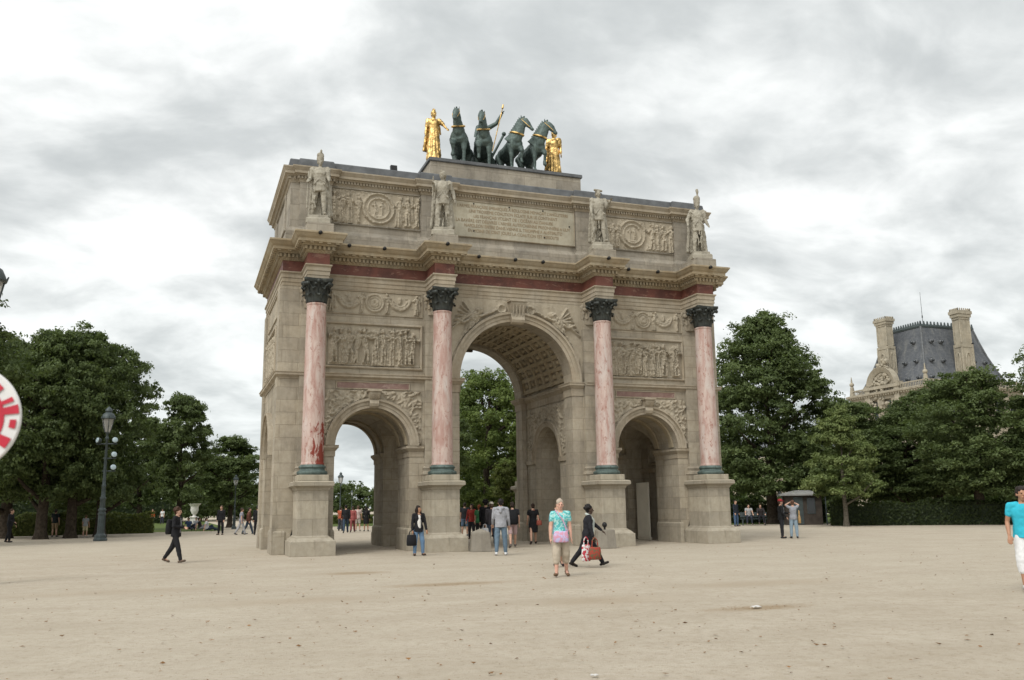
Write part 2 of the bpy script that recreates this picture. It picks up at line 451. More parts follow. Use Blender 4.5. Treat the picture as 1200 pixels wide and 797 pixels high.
    def tube(s, pts, r, n=8):
        for a, b in zip(pts[:-1], pts[1:]): s.cap(a, r, b, r, n)
        return s
    def sweep(s, path, prof, closed=False):
        """prof (offset outward, z) carried along a rectilinear plan path with mitred corners; outward is to the right of travel"""
        n = len(path)
        P = [Vector((a, b)) for a, b in path]
        vs, fs = [], []
        def nrm(a, b):
            d = (b - a).normalized()
            return Vector((d.y, -d.x))
        for i in range(n):
            if closed or 0 < i < n - 1:
                n1, n2 = nrm(P[i - 1], P[i]), nrm(P[i], P[(i + 1) % n])
                m = n1 + n2
                m = m / (1 + n1.dot(n2))
            elif i == 0: m = nrm(P[0], P[1])
            else: m = nrm(P[-2], P[-1])
            for off, z in prof:
                q = P[i] + m * off
                vs.append((q.x, q.y, z))
        k = len(prof)
        for i in range(n if closed else n - 1):
            j = (i + 1) % n
            for t in range(k - 1):
                fs.append((i * k + t, j * k + t, j * k + t + 1, i * k + t + 1))
        if not closed:
            fs += [tuple(range(k)), tuple(range(n * k - 1, n * k - k - 1, -1))]
        return s.add(vs, fs)
    def xform(s, M):
        s.v = [tuple(M @ Vector(p)) for p in s.v]
        return s
    def mesh(s, name, smooth=False):
        me = bpy.data.meshes.new(name)
        me.from_pydata(s.v, [], s.f)
        me.update()
        if smooth:
            me.polygons.foreach_set('use_smooth', [True] * len(me.polygons))
        return me
    def build(s, name, mat, parent=None, smooth=False, recalc=True, bevel=0.0, auto=None):
        me = s.mesh(name, smooth)
        if recalc or bevel:
            bm = bmesh.new()
            bm.from_mesh(me)
            if bevel:
                bmesh.ops.remove_doubles(bm, verts=bm.verts, dist=1e-5)
                es = [e for e in bm.edges if len(e.link_faces) == 2 and e.calc_face_angle(0) > .6]
                bmesh.ops.bevel(bm, geom=es, offset=bevel, segments=2, affect='EDGES', clamp_overlap=True)
            bmesh.ops.recalc_face_normals(bm, faces=bm.faces)
            bm.to_mesh(me)
            bm.free()
        if auto is not None:
            me.polygons.foreach_set('use_smooth', [True] * len(me.polygons))
            me.set_sharp_from_angle(angle=R(auto))
        return link_mesh(name, me, parent, mat)
    def solid(s, name, mat, parent=None, voxel=.02, smooth=2):
        """melt the overlapping shapes into one continuous surface"""
        me = s.mesh('raw')
        bm = bmesh.new()
        bm.from_mesh(me)
        bmesh.ops.recalc_face_normals(bm, faces=bm.faces)
        bm.to_mesh(me)
        bm.free()
        o = bpy.data.objects.new('raw', me)
        C.objects.link(o)
        md = o.modifiers.new('r', 'REMESH')
        md.mode = 'VOXEL'
        md.voxel_size = voxel
        md.use_smooth_shade = True
        if smooth:
            sm = o.modifiers.new('s', 'SMOOTH')
            sm.factor = .5
            sm.iterations = smooth
        dg = bpy.context.evaluated_depsgraph_get()
        out = bpy.data.meshes.new_from_object(o.evaluated_get(dg))
        bpy.data.objects.remove(o)
        bpy.data.meshes.remove(me)
        out.name = name
        out.polygons.foreach_set('use_smooth', [True] * len(out.polygons))
        return link_mesh(name, out, parent, mat)

def structure(name, mb, mat, **kw):
    o = mb.build(name, mat, **kw)
    o['kind'] = 'structure'
    return o
def quad_mesh(name, V, tone=None):
    """V: (n, 4, 3) array of quads -> mesh with an optional per-quad tone"""
    n = len(V)
    me = bpy.data.meshes.new(name)
    me.vertices.add(4 * n)
    me.vertices.foreach_set('co', V.astype(np.float32).ravel())
    me.loops.add(4 * n)
    me.loops.foreach_set('vertex_index', np.arange(4 * n, dtype=np.int32))
    me.polygons.add(n)
    me.polygons.foreach_set('loop_start', np.arange(0, 4 * n, 4, dtype=np.int32))
    if tone is not None:
        a = me.attributes.new('tone', 'FLOAT', 'POINT')
        a.data.foreach_set('value', np.repeat(tone, 4).astype(np.float32))
    me.update(calc_edges=True)
    me.validate()
    return me

# ------------------------------------------------------------------ ground
gm = MB()
N = 2
gm.add([(-700, -300, 0), (900, -300, 0), (900, 1200, 0), (-700, 1200, 0)], [(0, 1, 2, 3)])
structure('ground', gm, MAT['ground'], recalc=False)
def patch(name, cx, cy, rx, ry, z, mat, seed, n=40, rot=0.0, rough=.3):
    rg = random.Random(seed)
    ph = [rg.uniform(0, 6.28) for _ in range(5)]
    vs = [(cx, cy, z)]
    for i in range(n):
        a = 2 * math.pi * i / n
        k = 1 + rough * sum(math.sin((j + 2) * a + ph[j]) / (j + 1.5) for j in range(5))
        x, y = rx * k * math.cos(a), ry * k * math.sin(a)
        vs.append((cx + x * math.cos(rot) - y * math.sin(rot), cy + x * math.sin(rot) + y * math.cos(rot), z))
    m = MB().add(vs, [(0, i + 1, (i + 1) % n + 1) for i in range(n)])
    return structure(name, m, mat, recalc=False)
def sheet(name, poly, z, mat):
    m = MB().add([(x, y, z) for x, y in poly], [tuple(range(len(poly)))])
    return structure(name, m, mat, recalc=False)

# ================================================================== the triumphal arch
D = 6.65                                  # depth of the masonry
XW = 9.25
COLS = (-8.12, -3.37, 3.37, 8.12)
CY = -1.0                                 # column axis in front of the wall
CR, CZ = 2.40, 6.52                       # central arch: half width, springing
SX, SR, SZ = 5.79, 1.41, 3.88             # side arches
arch = thing('triumphal_arch', 'three-bay pale limestone triumphal arch with pink marble columns and red frieze', 'triumphal arch')

def arc_poly(cx, r, zs, z0=-1.0, n=40):
    p = [(cx + r, z0)]
    p += [(cx + r * math.cos(math.pi * i / n), zs + r * math.sin(math.pi * i / n)) for i in range(n + 1)]
    p += [(cx - r, z0)]
    return p
def cut(ob, mbs):
    for mb in mbs:
        me = mb.mesh('cutter')
        bm = bmesh.new(); bm.from_mesh(me); bmesh.ops.recalc_face_normals(bm, faces=bm.faces); bm.to_mesh(me); bm.free()
        c = bpy.data.objects.new('cutter', me)
        C.objects.link(c)
        md = ob.modifiers.new('b', 'BOOLEAN')
        md.object = c
        md.operation = 'DIFFERENCE'
        md.solver = 'EXACT'
        dg = bpy.context.evaluated_depsgraph_get()
        out = bpy.data.meshes.new_from_object(ob.evaluated_get(dg))
        ob.modifiers.clear()
        old = ob.data
        ob.data = out
        bpy.data.meshes.remove(old)
        bpy.data.objects.remove(c)
swap = Matrix(((0, 1, 0, 0), (1, 0, 0, 0), (0, 0, 1, 0), (0, 0, 0, 1)))     # turns a y-prism into an x-prism
body = MB().box(-XW, XW, 0, D, -.2, 10.7).build('masonry', MAT['stone'], arch)
YC, XR, XZ = D / 2, 1.40, 3.60            # the passage that links the three bays
cut(body, [MB().prism(arc_poly(0, CR, CZ, n=56), -1, D + 1),
           MB().prism(arc_poly(0, CR + .22, CZ, n=56), .8, D - .8),
           MB().prism(arc_poly(-SX, SR, SZ), -1, D + 1),
           MB().prism(arc_poly(SX, SR, SZ), -1, D + 1),
           MB().prism(arc_poly(YC, XR, XZ), -8.0, 8.0).xform(swap),
           MB().prism(arc_poly(YC, XR, XZ), -10, -8.65).xform(swap),
           MB().prism(arc_poly(YC, XR, XZ), 8.65, 10).xform(swap)])
body.data.materials.clear(); body.data.materials.append(MAT['stone'])
for e in body.data.polygons: e.use_smooth = False

def mirror_y(m): return m.xform(Matrix(((1, 0, 0, 0), (0, -1, 0, D), (0, 0, 1, 0), (0, 0, 0, 1))))
def mirror_x(m): return m.xform(Matrix.Scale(-1, 4, (1, 0, 0)))

def ring(cx, zs, r, prof, n=48, a0=0.0, a1=math.pi):
    """an archivolt: prof (radius beyond r, y) carried round the arch"""
    vs, fs = [], []
    k = len(prof)
    for i in range(n + 1):
        a = a0 + (a1 - a0) * i / n
        vs += [(cx + (r + o) * math.cos(a), y, zs + (r + o) * math.sin(a)) for o, y in prof]
    for i in range(n):
        for t in range(k - 1):
            fs.append((i * k + t, i * k + t + 1, (i + 1) * k + t + 1, (i + 1) * k + t))
    fs += [tuple(range(k)), tuple(range(n * k, n * k + k))]
    return MB().add(vs, fs)
AV = [(-.004, .03), (-.004, -.09), (.11, -.09), (.115, -.12), (.22, -.12), (.225, -.15), (.245, -.15), (.25, -.20), (.33, -.20), (.345, -.14), (.35, .03)]
AVC = [(o * 1.15, y) for o, y in AV]
for sgn in (-1, 1):
    for fl in (0, 1):
        m = ring(sgn * SX, SZ, SR, AV)
        (mirror_y(m) if fl else m).build('archivolt', MAT['trim'], arch, auto=35)
for fl in (0, 1):
    m = ring(0, CZ, CR, AVC, 64)
    (mirror_y(m) if fl else m).build('archivolt', MAT['trim'], arch, auto=35)
# archivolts round the cross arches inside the central passage
for sgn in (-1, 1):
    m = ring(YC, XZ, XR, [(o * .8, y * .55) for o, y in AV]).xform(Matrix(((0, sgn, 0, sgn * 2.62), (1, 0, 0, 0), (0, 0, 1, 0), (0, 0, 0, 1))) )
    m.build('archivolt', MAT['trim'], arch, auto=35)
    m = ring(YC, XZ, XR, AV).xform(Matrix(((0, -sgn, 0, sgn * XW), (1, 0, 0, 0), (0, 0, 1, 0), (0, 0, 0, 1))))
    m.build('archivolt', MAT['trim'], arch, auto=35)

# keystones: scrolled consoles
def keystone(cx, z0, z1, w0, w1, y):
    m = MB()
    prof = [(z0, .16), (z0 + .06, .26), (z0 + .16, .30), (z0 + .28, .25), ((z0 + z1) / 2, .22), (z1 - .22, .30), (z1 - .10, .36), (z1, .36)]
    vs, fs = [], []
    for z, p in prof:
        w = w0 + (w1 - w0) * (z - z0) / (z1 - z0)
        vs += [(cx - w, y, z), (cx - w, y - p, z), (cx + w, y - p, z), (cx + w, y, z)]
    for j in range(len(prof) - 1):
        for t in range(3): fs.append((j * 4 + t, j * 4 + t + 1, j * 4 + 5 + t, j * 4 + 4 + t))
    n = len(vs)
    fs += [(3, 2, 1, 0), (n - 4, n - 3, n - 2, n - 1)]
    m.add(vs, fs)
    w = (w0 + w1) / 2
    for k in (-.66, -.22, .22, .66):                     # fluting fillets on the face
        m.cap((cx + k * w, y - .235, z0 + .30), w * .10, (cx + k * w * 1.1, y - .33, z1 - .16), w * .11, 6)
    m.box(cx - w1 - .05, cx + w1 + .05, y - .42, y + .01, z1 - .005, z1 + .075)
    return m
for fl in (0, 1):
    for cx, z0, z1, w0, w1 in ((0, 8.80, 9.70, .26, .34), (-SX, 5.27, 5.88, .15, .21), (SX, 5.27, 5.88, .15, .21)):
        m = keystone(cx, z0, z1, w0, w1, 0)
        (mirror_y(m) if fl else m).build('keystone', MAT['trim'], arch)

# imposts and string course
STR = [(-.05, 6.30), (.03, 6.30), (.05, 6.36), (.14, 6.41), (.17, 6.43), (.17, 6.50), (.20, 6.53), (.20, 6.555), (.0, 6.585), (-.05, 6.585)]
IMC = [(-.05, 5.98), (.03, 5.98), (.04, 6.27), (.07, 6.30), (.14, 6.38), (.17, 6.40), (.17, 6.47), (.195, 6.50), (.195, 6.525), (0, 6.53), (-.05, 6.53)]
IMS = [(-.05, 3.47), (.025, 3.47), (.03, 3.66), (.06, 3.69), (.11, 3.76), (.14, 3.78), (.14, 3.86), (.155, 3.88), (0, 3.885), (-.05, 3.885)]
for sgn in (-1, 1):
    for fl in (0, 1):
        for nm, path, prof in (('string_course', [(-XW, D / 2), (-XW, 0), (-3.0, 0)], STR),
                              ('impost', [(-2.90, 0), (-CR, 0), (-CR, .8), (-CR - .22, .8), (-CR - .22, D / 2)], IMC),
                              ('impost', [(-7.66, 0), (-SX - SR, 0), (-SX - SR, YC - XR)], IMS),
                              ('impost', [(-SX + SR, YC - XR), (-SX + SR, 0), (-3.83, 0)], IMS)):
            m = MB().sweep(path, prof)
            if fl: mirror_y(m)
            if sgn > 0: mirror_x(m)
            m.build(nm, MAT['trim'], arch)
# small imposts of the cross arches inside the central passage
for sgn in (-1, 1):
    for y0, y1 in ((.83, YC - XR + .03), (YC + XR - .03, D - .83)):
        x = sgn * 2.62
        MB().box(min(x, x - sgn * .07), max(x, x - sgn * .07), y0, y1, 3.42, 3.60).build('impost', MAT['trim'], arch)

# pilasters behind the columns, corner strips and a low footing
for fl in (0, 1):
    for c in COLS:
        m = MB().box(c - .44, c + .44, -.13, .02, 2.0, 9.80)
        (mirror_y(m) if fl else m).build('pilaster', MAT['stone'], arch)
def footing(path):
    return MB().sweep(path, [(-.05, 0), (.055, 0), (.055, .76), (.04, .80), (.0, .83), (-.05, .83)])
for sgn in (-1, 1):
    for fl in (0, 1):
        for path in ([(-XW, YC - XR - .02), (-XW, 0), (-8.9, 0)], [(-7.3, 0), (-SX - SR, 0), (-SX - SR, YC - XR)],
                     [(-SX + SR, YC - XR), (-SX + SR, 0), (-4.2, 0)], [(-2.6, 0), (-CR, 0), (-CR, .8), (-CR - .22, .8), (-CR - .22, YC - XR)]):
            m = footing(path)
            if fl: mirror_y(m)
            if sgn > 0: mirror_x(m)
            m.build('footing', MAT['pedestal'], arch)

# ---- columns
PED = [(.245, 0), (.245, .49), (.20, .505), (.17, .55), (.08, .62), (.035, .66), (0, .68), (0, 2.2), (.03, 2.235), (.05, 2.29), (.13, 2.35), (.175, 2.37), (.175, 2.49), (.13, 2.52), (0, 2.54), (-.45, 2.54)]
BASE = [(.50, 2.752), (.525, 2.78), (.54, 2.83), (.525, 2.875), (.47, 2.90), (.445, 2.915), (.43, 2.95), (.44, 2.985), (.465, 3.0), (.475, 3.03), (.46, 3.065), (.42, 3.08), (.41, 3.11), (.38, 3.125)]
SHAFT = [(.405, 3.112), (.405, 3.15), (.388, 3.2)] + [(.388 - .052 * max(0, t - .12) ** 1.35, 3.2 + 5.62 * t) for t in [i / 10 for i in range(11)]] + [(.335, 8.83), (.36, 8.86), (.36, 8.91), (.33, 8.93)]
def capital_mb():
    m = MB()
    m.lathe([(.31, 8.932), (.325, 9.1), (.345, 9.35), (.40, 9.55), (.45, 9.66)], n=24)
    rg = random.Random(3)
    for row, (zb, zt, n, off, wd) in enumerate(((8.95, 9.24, 8, 0, .125), (8.95, 9.47, 8, .5, .13))):
        for i in range(n):
            a = 2 * math.pi * (i + off) / n
            u, t = Vector((math.cos(a), math.sin(a), 0)), Vector((-math.sin(a), math.cos(a), 0))
            pts = [(.335, zb, 1.0), (.36, zb + (zt - zb) * .5, 1.15), (.395, zt - .06, 1.05), (.455, zt, .85), (.50, zt - .02, .55), (.505, zt - .075, .25)]
            vs = []
            for r, z, w in pts:
                for s, k in ((-1, .0), (-.5, .028), (0, .012), (.5, .028), (1, .0)):
                    vs.append(u * (r + k) + t * (s * w * wd) + Vector((0, 0, z)))
            for r, z, w in reversed(pts):
                for s in (1, .5, 0, -.5, -1):
                    vs.append(u * (r - .03) + t * (s * w * wd) + Vector((0, 0, z - .008)))
            fs = []
            nn = len(pts) * 2
            for j in range(nn):
                for q in range(4):
                    fs.append((j * 5 + q, j * 5 + q + 1, ((j + 1) % nn) * 5 + q + 1, ((j + 1) % nn) * 5 + q))
            m.add(vs, fs)
    for i in range(4):
        a = math.pi / 4 + i * math.pi / 2
        u, t = Vector((math.cos(a), math.sin(a), 0)), Vector((-math.sin(a), math.cos(a), 0))
        prev = None
        for s in (-1, 1):
            pts = [u * .36 + t * s * .14 + Vector((0, 0, 9.36)), u * .46 + t * s * .08 + Vector((0, 0, 9.53)), u * .60 + t * s * .04 + Vector((0, 0, 9.63))]
            m.tube(pts, .028, 6)
        m.cap(u * .60 - t * .06 + Vector((0, 0, 9.585)), .075, u * .60 + t * .06 + Vector((0, 0, 9.585)), .075, 10)
        b = i * math.pi / 2
        ub = Vector((math.cos(b), math.sin(b), 0))
        m.ball(ub * .50 + Vector((0, 0, 9.68)), .075, 8)
        for s in (-1, 1):
            tb = Vector((-math.sin(b), math.cos(b), 0))
            m.cap(ub * .43 + tb * s * .10 + Vector((0, 0, 9.58)), .05, ub * .47 + tb * s * .10 + Vector((0, 0, 9.59)), .05, 8)
    # abacus with hollowed sides
    pl = []
    for i in range(4):
        a = math.pi / 4 + i * math.pi / 2
        a2 = a + math.pi / 2
        c0 = Vector((math.cos(a), math.sin(a))) * .735
        c1 = Vector((math.cos(a2), math.sin(a2))) * .735
        tv = Vector((-math.sin(a), math.cos(a)))
        for k in range(9):
            q = c0.lerp(c1, .06 + .88 * k / 8)
            mid = (c0 + c1).normalized()
            q = q - mid * (.085 * math.sin(math.pi * k / 8))
            pl.append(q)
    n = len(pl)
    vs, fs = [], []
    for z, k in ((9.66, .93), (9.70, .97), (9.72, 1.0), (9.797, 1.0)):
        vs += [(q.x * k, q.y * k, z) for q in pl]
    for j in range(3):
        for i in range(n): fs.append((j * n + i, j * n + (i + 1) % n, (j + 1) * n + (i + 1) % n, (j + 1) * n + i))
    fs += [tuple(range(n - 1, -1, -1)), tuple(range(3 * n, 4 * n))]
    m.add(vs, fs)
    return m
def make_column():
    sh = MB().lathe(SHAFT, n=40).build('column', MAT['pink'], arch, auto=40)
    capital_mb().build('capital', MAT['capital'], sh, auto=50)
    b = MB().lathe(BASE, n=40).build('column_base', MAT['base_bronze'], sh, auto=40)
    pl = MB().square([(.51, 2.545), (.515, 2.56), (.515, 2.735), (.505, 2.75)]).build('plinth', MAT['pedestal'], sh)
    MB().sweep([(-.515, 1.0), (-.515, -.515), (.515, -.515), (.515, 1.0)], PED).build('pedestal', MAT['pedestal'], sh)
    # base mouldings of the pilaster behind, level with the column base
    MB().sweep([(-.44, 1.0), (-.44, .87), (.44, .87), (.44, 1.0)], [(-.05, 2.545), (.10, 2.545), (.10, 2.75), (.13, 2.80), (.10, 2.88), (.05, 2.92), (.05, 2.98), (.07, 3.04), (.03, 3.09), (0, 3.12), (-.05, 3.12)]).build('pilaster_base', MAT['trim'], sh)
    return sh
col0 = make_column()
for k, (c, fl) in enumerate([(c, fl) for fl in (0, 1) for c in COLS]):
    o = col0 if k == 0 else copy_tree(col0, arch)
    o.location = (c, D - CY if fl else CY, 0)
    o.rotation_euler = (0, 0, math.pi if fl else 0)
    if k == 0:
        o.data = o.data.copy()
        me0 = o.data
    elif k == 1:
        pass
first = [o for o in arch.children if o.name.split('.')[0] == 'column'][0]
col0.data = col0.data.copy()
col0.data.materials.clear(); col0.data.materials.append(MAT['pink_stained'])
col0['label'] = 'veined pink column with a dark red patch low on the shaft'
# leafy capitals of the pilasters, half sunk in the wall
pc = capital_mb()
for fl in (0, 1):
    for c in COLS:
        m = MB(); m.v = [(x * .92 + c, y * .30 - .14, z) for x, y, z in pc.v]; m.f = list(pc.f)
        (mirror_y(m) if fl else m).build('pilaster_capital', MAT['trim'], arch, auto=50)

# ---- entablature
def plan(xw, y0, half, proj, cols=COLS):
    p = [(-xw, y0)]
    for c in cols: p += [(c - half, y0), (c - half, y0 - proj), (c + half, y0 - proj), (c + half, y0)]
    p += [(xw, y0), (xw, D - y0)]
    for c in reversed(cols): p += [(c + half, D - y0), (c + half, D - y0 + proj), (c - half, D - y0 + proj), (c - half, D - y0)]
    return p + [(-xw, D - y0)]
ENT = plan(XW + .015, -.015, .385, 1.32)
MB().sweep(ENT, [(-.37, 9.802), (0, 9.802), (0, 9.93), (.022, 9.935), (.022, 10.09), (.045, 10.095), (.045, 10.23), (.06, 10.25), (.095, 10.285), (.095, 10.33), (-.05, 10.335)], True).build('architrave', MAT['trim'], arch)
MB().sweep(ENT, [(-.05, 10.33), (.004, 10.33), (.004, 10.76), (-.05, 10.76)], True).build('frieze', MAT['red'], arch)
cor = MB().sweep(ENT, [(-.05, 10.75), (.03, 10.75), (.05, 10.79), (.09, 10.83), (.09, 10.985), (.20, 10.99), (.235, 11.06), (.40, 11.085), (.40, 11.195), (.425, 11.215), (.46, 11.25), (.52, 11.35), (.55, 11.375), (.55, 11.43), (.52, 11.45), (.05, 11.52), (-.32, 11.53)], True)
def dentils(path, off0, off1, z0, z1, w, step, phase=.5):
    """little blocks set along a closed rectilinear plan path"""
    m = MB()
    n = len(path)
    P = [Vector((a, b, 0)) for a, b in path]
    for i in range(n):
        a, b = P[i], P[(i + 1) % n]
        dd = (b - a)
        L = dd.length
        d = dd / L
        nv = Vector((d.y, -d.x, 0))
        pv, nx = (P[i] - P[i - 1]), (P[(i + 2) % n] - b)
        e0 = off1 if pv.cross(d).z > 0 else -off1       # convex corner: run on; concave: stop short
        e1 = off1 if d.cross(nx).z > 0 else -off1
        s0, s1 = -e0, L + e1
        k = max(1, int((s1 - s0) / step))
        st = (s1 - s0) / k
        for j in range(k):
            c = a + d * (s0 + st * (j + .5)) + nv * ((off0 + off1) / 2) + Vector((0, 0, (z0 + z1) / 2))
            m.obox(c, d * w / 2, nv * (off1 - off0) / 2, Vector((0, 0, (z1 - z0) / 2)))
    return m
for q in (dentils(ENT, .085, .185, 10.85, 10.975, .085, .15), dentils(ENT, .23, .375, 11.035, 11.086, .13, .26), dentils(ENT, .03, .075, 10.775, 10.825, .07, .12)):
    cor.add(q.v, q.f)
cor.build('cornice', MAT['cornice'], arch)
# weathered spouts along the cornice edge
for x in (-6.9, -5.55, -1.75, -.2, 1.0, 4.9, 6.3):
    MB().cap((x, -.50, 11.36), .055, (x, -.61, 11.36), .075, 10).build('spout', MAT['black'], arch, smooth=True)
for c in COLS:
    MB().cap((c - .05, -1.84, 11.36), .055, (c - .05, -1.95, 11.36), .075, 10).build('spout', MAT['black'], arch, smooth=True)

# ---- attic
XA, YA = 9.06, .12
ATT = plan(XA, YA, .60, .14)
MB().sweep(ATT, [(-.05, 11.46), (.14, 11.46), (.14, 11.93), (.12, 11.97), (.05, 12.04), (.02, 12.10), (0, 12.13), (-.05, 12.13)], True).build('attic_base', MAT['attic'], arch)
MB().sweep(ATT, [(0, 12.10), (0, 13.95)], True).build('attic_wall', MAT['attic'], arch)
cor = MB().sweep(ATT, [(-.05, 13.90), (.02, 13.90), (.03, 13.95), (.06, 14.0), (.06, 14.115), (.13, 14.12), (.15, 14.16), (.24, 14.18), (.24, 14.28), (.255, 14.30), (.30, 14.38), (.32, 14.41), (.32, 14.455), (.28, 14.47), (-.1, 14.50), (-.5, 14.50)], True)
q = dentils(ATT, .055, .125, 14.01, 14.11, .065, .115)
cor.add(q.v, q.f)
cor.build('attic_cornice', MAT['trim'], arch)
MB().sweep(ATT, [(-.05, 14.46), (.10, 14.48), (.06, 14.80), (.03, 14.84), (-.4, 14.90)], True).build('lead_roof', MAT['lead'], arch)
MB().box(-8.8, 8.8, .4, D - .4, 14.4, 14.885).build('roof_slab', MAT['lead'], arch)
MB().box(-3.40, 3.40, .74, D - .74, 14.6, 15.70).build('quadriga_plinth', MAT['attic'], arch)
MB().sweep([(-3.40, .74), (3.40, .74), (3.40, D - .74), (-3.40, D - .74)], [(-.05, 14.85), (.10, 14.86), (.10, 15.02), (.04, 15.07), (-.05, 15.09)], True).build('plinth_moulding', MAT['attic'], arch)
MB().box(-3.47, 3.47, .67, D - .67, 15.703, 15.86).build('plinth_cap', MAT['lead'], arch, bevel=.02)
fl = MB().obox((-4.98, .55, 15.03), (.13, 0, 0), (0, .09, 0), (0, .05, .19)).box(-5.2, -4.8, .5, .62, 14.86, 14.90).tube([(-5.1, .56, 14.88), (-5.0, .56, 14.98)], .03)
fo = fl.build('floodlight', MAT['black'])
fo['label'] = 'small black floodlight on the lead roof left of the bronze horses'
fo['category'] = 'floodlight'
fo.location = (0, 0, .0)

# ---- carved reliefs: height fields with figures, medallions and foliage
class Relief:
    def __init__(s, w, h, res=.03, seed=0):
        s.w, s.h = w, h
        s.nx, s.nz = int(w / res) + 1, int(h / res) + 1
        s.X, s.Z = np.meshgrid(np.linspace(0, w, s.nx), np.linspace(0, h, s.nz))
        s.H = np.zeros_like(s.X)
        s.rg = random.Random(seed)
    def cap(s, x0, z0, x1, z1, r0, r1, d, fold=0.0):
        dx, dz = x1 - x0, z1 - z0
        L2 = dx * dx + dz * dz + 1e-9
        t = np.clip(((s.X - x0) * dx + (s.Z - z0) * dz) / L2, 0, 1)
        dist = np.hypot(s.X - x0 - t * dx, s.Z - z0 - t * dz)
        r = r0 + (r1 - r0) * t
        hgt = d * np.sqrt(np.clip(1 - (dist / r) ** 2, 0, 1))
        if fold:
            side = ((s.X - x0) * dz - (s.Z - z0) * dx) / math.sqrt(L2)
            hgt = hgt * (1 - .55 * fold * (.5 + .5 * np.sin(side / r * 9 + 2.5 * t + s.rg.uniform(0, 6))) ** 1.5)
        s.H = np.maximum(s.H, hgt)
    def figure(s, x, z, hh, d=.10, robe=None):
        rg = s.rg
        k = hh / 1.7
        ln = rg.uniform(-.10, .10) * k
        robe = rg.random() < .45 if robe is None else robe
        sh = (x + ln, z + 1.40 * k)
        hp = (x, z + .88 * k)
        s.cap(hp[0], hp[1], sh[0], sh[1] - .1 * k, .15 * k, .19 * k, d, .7)
        s.cap(sh[0] + ln * .4, z + 1.56 * k, sh[0] + ln * .4, z + 1.63 * k, .10 * k, .095 * k, d * 1.15)
        s.cap(sh[0], z + 1.40 * k, sh[0] + ln * .3, z + 1.52 * k, .07 * k, .06 * k, d * .8)
        if rg.random() < .3: s.cap(sh[0] - .1 * k, z + 1.70 * k, sh[0] + .1 * k, z + 1.72 * k, .05 * k, .05 * k, d)
        a, b = rg.uniform(-.16, .02) * k, rg.uniform(-.02, .16) * k
        if robe:
            s.cap(hp[0], hp[1], x + (a + b) / 2, z + .08 * k, .19 * k, .25 * k, d * .85, 1.0)
        else:
            for q in (a, b):
                kn = (x + q * .7 + rg.uniform(-.05, .05) * k, z + .46 * k)
                s.cap(hp[0] + q * .3, hp[1], kn[0], kn[1], .11 * k, .085 * k, d * rg.uniform(.8, 1))
                s.cap(kn[0], kn[1], x + q, z + .05 * k, .085 * k, .05 * k, d * .85)
                s.cap(x + q, z + .04 * k, x + q + rg.choice((-1, 1)) * .1 * k, z + .03 * k, .045 * k, .04 * k, d * .8)
        for q in (-1, 1):
            el = (sh[0] + q * rg.uniform(.2, .32) * k, sh[1] - rg.uniform(.05, .30) * k)
            ha = (el[0] + rg.uniform(-.25, .25) * k, el[1] + rg.uniform(-.25, .25) * k)
            s.cap(sh[0] + q * .16 * k, sh[1] - .05 * k, el[0], el[1], .07 * k, .06 * k, d * .9)
            s.cap(el[0], el[1], ha[0], ha[1], .06 * k, .045 * k, d * .9)
            if rg.random() < .25: s.cap(ha[0], ha[1] - .5 * k, ha[0] + rg.uniform(-.1, .1) * k, ha[1] + .7 * k, .022 * k, .02 * k, d * .55)
        if rg.random() < .4: s.cap(sh[0] + .2 * k, sh[1], x + .27 * k, z + .4 * k, .10 * k, .14 * k, d * .55, 1.0)
    def disc(s, x, z, r, d, rings=()):
        q = np.hypot(s.X - x, s.Z - z)
        m = q < r
        s.H = np.where(m, d * .25, s.H)
        for rr, w, dd in rings:
            s.H = np.maximum(s.H, dd * np.sqrt(np.clip(1 - ((q - rr) / w) ** 2, 0, 1)))
    def arc(s, x, z, r, a0, a1, w, d, n=9):
        p = [(x + r * math.cos(a0 + (a1 - a0) * i / n), z + r * math.sin(a0 + (a1 - a0) * i / n)) for i in range(n + 1)]
        for (xa, za), (xb, zb) in zip(p[:-1], p[1:]): s.cap(xa, za, xb, zb, w, w, d)
    def scroll(s, x, z, r, d, flip=1):
        rg = s.rg
        px, pz = None, None
        for i in range(14):
            a = i * .55 * flip + rg.uniform(-.05, .05)
            q = r * (1 - i / 16)
            nx_, nz_ = x + q * math.cos(a), z + q * math.sin(a)
            if px is not None: s.cap(px, pz, nx_, nz_, r * .09, r * .09, d * .8)
            if i % 2: s.cap(nx_, nz_, nx_ + r * .3 * math.cos(a + .6), nz_ + r * .3 * math.sin(a + .6), r * .13, r * .04, d)
            px, pz = nx_, nz_
        s.cap(x, z, x + .001, z, r * .22, r * .22, d)
    def leaves(s, n, d, size=.1, mask=None):
        rg = s.rg
        for _ in range(n):
            x, z = rg.uniform(0, s.w), rg.uniform(0, s.h)
            a = rg.uniform(0, 6.28)
            s.cap(x, z, x + size * math.cos(a), z + size * math.sin(a), size * .35, size * .12, d * rg.uniform(.5, 1))
    def build(s, name, M, mat, parent, keep=None):
        rng = np.random.default_rng(s.rg.randint(0, 9999))
        # chisel work: the raised parts are cut unevenly, the ground stays flat
        k = np.ones((3, 3)) / 9
        nz = rng.normal(size=s.H.shape)
        nz = (nz + np.roll(nz, 1, 0) + np.roll(nz, 1, 1) + np.roll(nz, -1, 0) + np.roll(nz, -1, 1)) / 5
        H = s.H * (1 + .30 * nz) + .006 * rng.random(s.H.shape)
        V = np.stack([s.X, -H - .004, s.Z], -1).reshape(-1, 3)
        idx = np.arange(s.nx * s.nz).reshape(s.nz, s.nx)
        q = np.stack([idx[:-1, :-1], idx[:-1, 1:], idx[1:, 1:], idx[1:, :-1]], -1).reshape(-1, 4)
        if keep is not None:
            kp = keep(s.X, s.Z)
            q = q[kp.reshape(-1)[q].all(1)]
